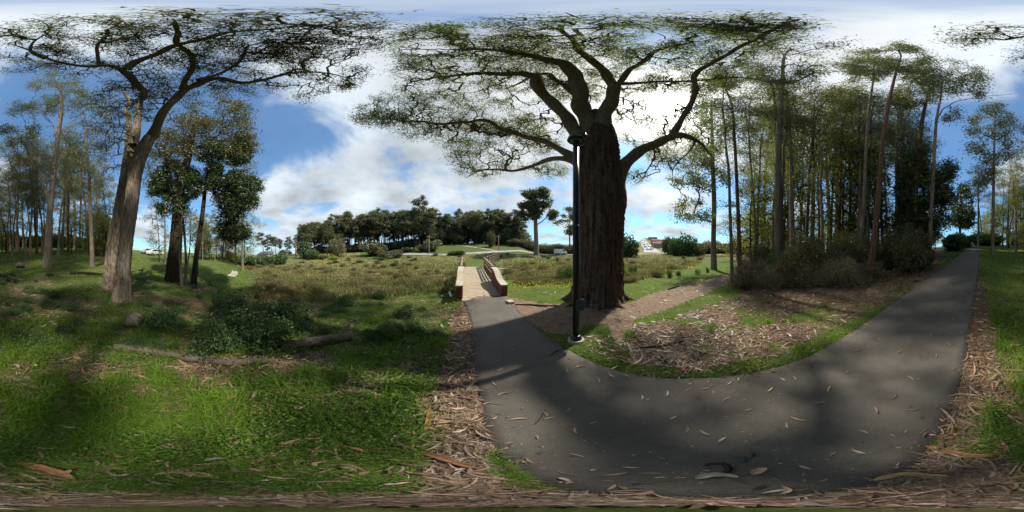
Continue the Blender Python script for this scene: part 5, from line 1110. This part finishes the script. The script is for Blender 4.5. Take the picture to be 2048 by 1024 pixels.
strip('bark_strip', [(850,868),(856,845),(860,815)], .035, B_ORG, 'upright orange bark curl at the edge of the litter', seed=3)
strip('bark_strip', [(665,890),(700,900),(745,905)], .045, plain('pink_bark', (.30, .12, .12), .8, .2, 20), 'pinkish bark strip in the grass near the litter', seed=4)
strip('bark_strip', [(1392,958),(1420,951),(1455,951),(1476,956)], .045, plain('grey_bark', (.27, .25, .19), .8, .15, 20), 'pale grey bark slab lying on the asphalt near the camera', lift=.006, seed=5)
strip('bark_strip', [(1505,950),(1520,941),(1532,936)], .04, plain('rosy_bark', (.42, .26, .18), .8, .15, 20), 'rosy curled bark piece on the asphalt near the grey slab', lift=.006, seed=6)
strip('bark_strip', [(820,905),(870,915),(920,930),(960,940)], .04, B_ORG, 'long brown bark strip in the litter beside the path edge', seed=7)
strip('bark_strip', [(30,925),(70,935),(110,945),(150,960)], .05, B_ORG, 'brown bark strip in the litter at the near left', seed=8)
strip('bark_strip', [(310,948),(350,945),(400,950),(440,958)], .04, plain('tan_bark', (.34, .25, .15), .8, .2, 20), 'tan bark strip across the grass close to the camera', seed=9)
strip('bark_strip', [(1850,895),(1900,905),(1960,915),(2010,905)], .05, B_ORG, 'brown bark strip in the litter right of the asphalt', seed=10)
strip('bark_strip', [(1745,962),(1800,950),(1860,952),(1900,955)], .04, plain('yellow_bark', (.34, .25, .10), .8, .2, 20), 'yellowish bark strip crossing the near edge of the path', seed=11)
strip('bark_strip', [(1960,860),(1990,880),(2020,905)], .05, plain('plum_bark', (.30, .14, .12), .8, .2, 20), 'reddish bark strip in the litter at the far right', seed=12)
g = G(1448, 938); o = empty('tripod_mark', g, 'black curled rings with a green loop on the asphalt, modelled from tripod marks', 'dark_ring', None, 0)  # tripod-foot stitching marks, modelled as curled dark rings
def arc(cx, cy, rx, ry, a0, a1, n=26): return [np.array(G(cx+rx*math.cos(a), cy+ry*math.sin(a)))+np.array([0, 0, .014])-g for a in np.linspace(a0, a1, n)]
V_, Q_ = tube(arc(1432, 938, 26, 11, -2.6, 1.3), [.004+.008*math.sin(PI*i_/25) for i_ in range(26)], 10); link('dark_ring', mk_mesh('dark_ring', V_, [Q_], M_RING), o)
V_, Q_ = tube(arc(1476, 920, 14, 6, -2.4, 1.4), [.003+.005*math.sin(PI*i_/25) for i_ in range(26)], 10); link('loop', mk_mesh('loop', V_, [Q_], M_TEAL), o)
V_, Q_ = tube(arc(1500, 911, 8, 4, -1.6, 1.6), [.002+.003*math.sin(PI*i_/25) for i_ in range(26)], 8); link('tail', mk_mesh('tail', V_, [Q_], M_RING), o)
g = G(1368, 744); o = empty('wrapper', g, 'crumpled red and blue wrapper at the edge of the litter by the asphalt', 'wrapper')
V_, Q_ = blob((0, 0, .025), .030, 9, amp=.5, sq=(1.1, .8, .7)); link('red_foil', mk_mesh('red_foil', V_, [Q_], M_RED, False), o)
V_, Q_ = blob((-.03, -.035, .015), .022, 10, amp=.5, sq=(1.1, .8, .6)); link('blue_foil', mk_mesh('blue_foil', V_, [Q_], M_BLUE, False), o)
g = G(268, 650); V_, Q_ = blob((0, 0, .12), .24, 11, 28, 20, .2, (1.1, .9, .85)); tag(link('rock', mk_mesh('rock', V_, [Q_], M_ROCK), None, g), 'rounded brown rock on the bank below the twin trunks', 'rock')
g = G(40, 536); V_, Q_ = blob((0, 0, .2), .32, 12, 24, 18, .25, (1.2, .9, .8)); tag(link('rock', mk_mesh('rock', V_, [Q_], M_ROCK), None, g), 'lumpy brown boulder on the grassy bank left of the forked gum', 'rock')
def stump(px, row, r, h, matl, label, seed, spikes=3):
    g = G(px, row); o = empty('stump', g, label, 'stump'); rs = np.random.RandomState(seed)
    V_, Q_ = tube([(0, 0, -.1), (0, 0, .05), (.01, 0, h*.5), (0, .01, h)], [r*1.5, r*1.15, r*.95, r*.7], 20, ridge_fn(.25, 7, seed)); pr = [(V_, Q_)]
    for k in range(spikes):
        a_ = rs.rand()*6.28; c = np.array([math.cos(a_)*r*.5, math.sin(a_)*r*.5, h*.8]); pr.append(tube([c, c+[rs.normal()*.03, 0, h*.35], c+[rs.normal()*.08, rs.normal()*.05, h*(.5+.5*rs.rand())]], [r*.35, r*.22, .004], 8, ridge_fn(.2, 5, k)))
    Vv, Ff = join(pr); link('wood', mk_mesh('wood', Vv, Ff, matl), o); return o
stump(514, 597, .13, .17, M_BURNT, 'black charred stump at the edge of the dry field', 1, 4); stump(638, 678, .05, .13, M_STUMP, 'small pale stump behind the split log', 2, 1); stump(700, 655, .07, .10, M_STUMP, 'short brown stump in the hollow right of the small pale one', 3, 2)
# ---- slender saplings by the olive crowned tree
def sapling(px, D, pts, label, r=.05):
    b = AT(px, D); o = empty('sapling', b, label, 'tree'); Pn, Rn = smooth_poly([b-[0, 0, .1]]+[P(x, y, D) for x, y in pts], [r]+[r*(1-.8*k/len(pts)) for k in range(1, len(pts)+1)], .2)
    V_, Q_ = tube(Pn-b, Rn, 10, ridge_fn(.1, 5, int(px))); link('trunk', mk_mesh('trunk', V_, [Q_], B_MID), o)
    rs = np.random.RandomState(int(px)); pos = Pn[rs.randint(len(Pn)//2, len(Pn), 260)]+rs.normal(size=(260, 3))*.35-b; V_, F_ = leaves(pos, rs, .14, .05, .5); link('crown', mk_mesh('crown', V_, [F_], L_OLV, False, rs.rand(len(F_))), o)
sapling(364, 9.6, [(361,540),(358,500),(360,460),(366,420)], 'thin sapling in front of the olive crowned tree', .085); sapling(371, 10.2, [(374,540),(379,500),(382,460),(380,420)], 'second thin sapling just right of the first, leaning right', .05)
# ---- poles beyond the field
def upole(px, D, top, label):
    b = AT(px, D); h = H+D*math.tan((512-top)/1024*PI)-b[2]; o = empty('utility_pole', b, label, 'utility pole', None, .6)
    m = MB(); m.lathe((0, 0, 0), [(.20, -.3), (.19, 0), (.13, h)], 10); m.build('pole', M_WOOD, o, True); m = MB(); m.box((0, 0, h-.8), (2.0, .12, .14)); m.build('crossarm', M_WOOD, o)
    for x_ in (-.9, -.4, .4, .9): m = MB(); m.lathe((x_, 0, h-.73), [(.06, 0), (.08, .1), (.03, .2)], 8); m.build('insulator', M_SILV, o, True)
upole(592, 74, 480, 'grey utility pole left of the ridge wood'); upole(688, 70, 488, 'pale utility pole beside the yellow bush'); upole(858, 62, 470, 'pale pole in front of the brownish pine on the green slope'); upole(997, 72, 470, 'thin pole near the pale green tree on the slope')
# ---- vehicles
def car(px, D, rz, paint, label, group=None, kind='car', s=1.0):
    b = AT(px, D, .15 if D < 90 else .3); o = empty('van' if kind == 'van' else 'parked_car', b, label, kind, group, rz); o.scale = (s, s, s)
    if kind == 'van': pr = [(-2.5, .35), (-2.5, 1.2), (-2.45, 2.0), (-2.2, 2.1), (.9, 2.1), (1.3, 1.95), (1.9, 1.25), (2.45, 1.05), (2.5, .6), (2.45, .35)]
    else: pr = [(-2.15, .35), (-2.2, .75), (-2.0, .98), (-1.5, 1.05), (-1.05, 1.42), (.35, 1.45), (1.0, 1.0), (1.9, .85), (2.15, .65), (2.15, .35)]
    m = MB(); w = .88 if kind == 'car' else .98; m.prism([(x, -w, z) for x, z in pr], (0, 2*w, 0)); m.build('body', paint, o, False, .07)
    m = MB()
    if kind == 'van': side = [(.55, 1.3), (.55, 1.85), (1.15, 1.85), (1.6, 1.3)]
    else: side = [(-1.35, 1.02), (-.98, 1.35), (.3, 1.38), (.82, 1.02)]
    for sg_ in (-1, 1): m.prism([(x, sg_*w, z) for x, z in side], (0, sg_*.012, 0))
    fr = [(1.36, 1.90), (1.86, 1.30)] if kind == 'van' else [(.43, 1.41), (.98, 1.03)]
    nx = np.array([fr[1][1]-fr[0][1], 0, -(fr[1][0]-fr[0][0])]); nx = -nx/np.linalg.norm(nx)*.02
    m.add([(fr[0][0]+nx[0], -w*.85, fr[0][1]+nx[2]), (fr[1][0]+nx[0], -w*.9, fr[1][1]+nx[2]), (fr[1][0]+nx[0], w*.9, fr[1][1]+nx[2]), (fr[0][0]+nx[0], w*.85, fr[0][1]+nx[2])], [(0, 1, 2, 3)]); m.build('window', M_GLASS, o)
    for x_ in (-1.35, 1.35):
        for sg_ in (-1, 1):
            V_, Q_ = tube([(x_, sg_*(w-.18), .32), (x_, sg_*(w-.16), .32), (x_, sg_*(w+.02), .32), (x_, sg_*(w+.03), .32)], [.05, .32, .32, .2], 18); wo = link('wheel', mk_mesh('wheel', V_, [Q_], M_TYRE), o)
    for y_ in (-.6, .6): m = MB(); m.box((pr[-2][0]+.0, y_, .68), (.10, .3, .12)); m.build('headlight', M_LENS, o)
    return o
car(1121, 74, .15, M_WHITE, 'white van on the road left of the great tree', kind='van', s=1.15)
car(310, 42, 2.7, M_WHITE, 'white car parked at the crest of the bank right of the twin trunks')
car(296, 46, 2.7, M_SILV, 'silver car behind the white one at the crest of the bank')
hr = [AT(1305, 92), AT(1300, 130), AT(1291, 200), AT(1286, 300), AT(1284, 420)]
for j, (px, D, pt) in enumerate([(1296,118,0),(1303,120,1),(1291,150,2),(1299,155,0),(1289,190,1),(1295,200,0),(1286,235,0),(1290,260,2),(1285,300,0),(1288,330,1)]):
    car(px, D, 1.45-.3, [M_WHITE, M_SILV, M_CDARK][pt], ['tiny white car', 'tiny grey car', 'tiny dark car'][pt]+' in the traffic on the distant hill road', ['white', 'grey', 'dark'][pt]+' cars on the hill road')
def house(px, D, w, dpt, h, rz, wm, label, group, dz=-.3, rfm=None):
    b = AT(px, D, dz); o = empty('house', b, label, 'house', group, rz); m = MB(); m.box((0, 0, h/2), (w, dpt, h)); m.build('wall', wm, o)
    m = MB(); m.prism([(-w/2-.4, -dpt/2-.4, h), (-w/2-.4, 0, h+w*.28), (-w/2-.4, dpt/2+.4, h)], (w+.8, 0, 0)); m.build('roof', rfm or M_ROOF, o)
    for x_ in (-w*.28, 0, w*.28):
        m = MB(); m.box((x_, -dpt/2-.02, h*.6), (w*.14, .08, h*.26)); m.build('window', M_GLASS, o)
        m = MB(); m.box((x_, dpt/2+.02, h*.6), (w*.14, .08, h*.26)); m.build('window', M_GLASS, o)
for j, (px, D) in enumerate([(1312,150),(1320,170),(1328,190),(1307,230),(1316,240),(1325,250),(1334,220),(1301,300),(1310,320)]):
    house(px, D, 7, 7, 4.2, (px-1024)/2048*-2*PI+.3, M_HOUSE1 if j % 3 else M_HOUSE3, 'pinkish house with red roof on the far hillside above the road' if j % 3 else 'cream house with red roof on the far hillside above the road', 'pinkish houses on the far hillside' if j % 3 else 'cream houses on the far hillside')
for j, (px, D) in enumerate([(526,112),(536,116),(571,110)]): house(px, D, 7, 6, 2.6, .4+j, M_HOUSE2, 'low pale house half hidden below the separate clump of pines', 'pale houses under the separate pine clump', -1.4, M_GREY)
print('all built', len(bpy.data.objects))
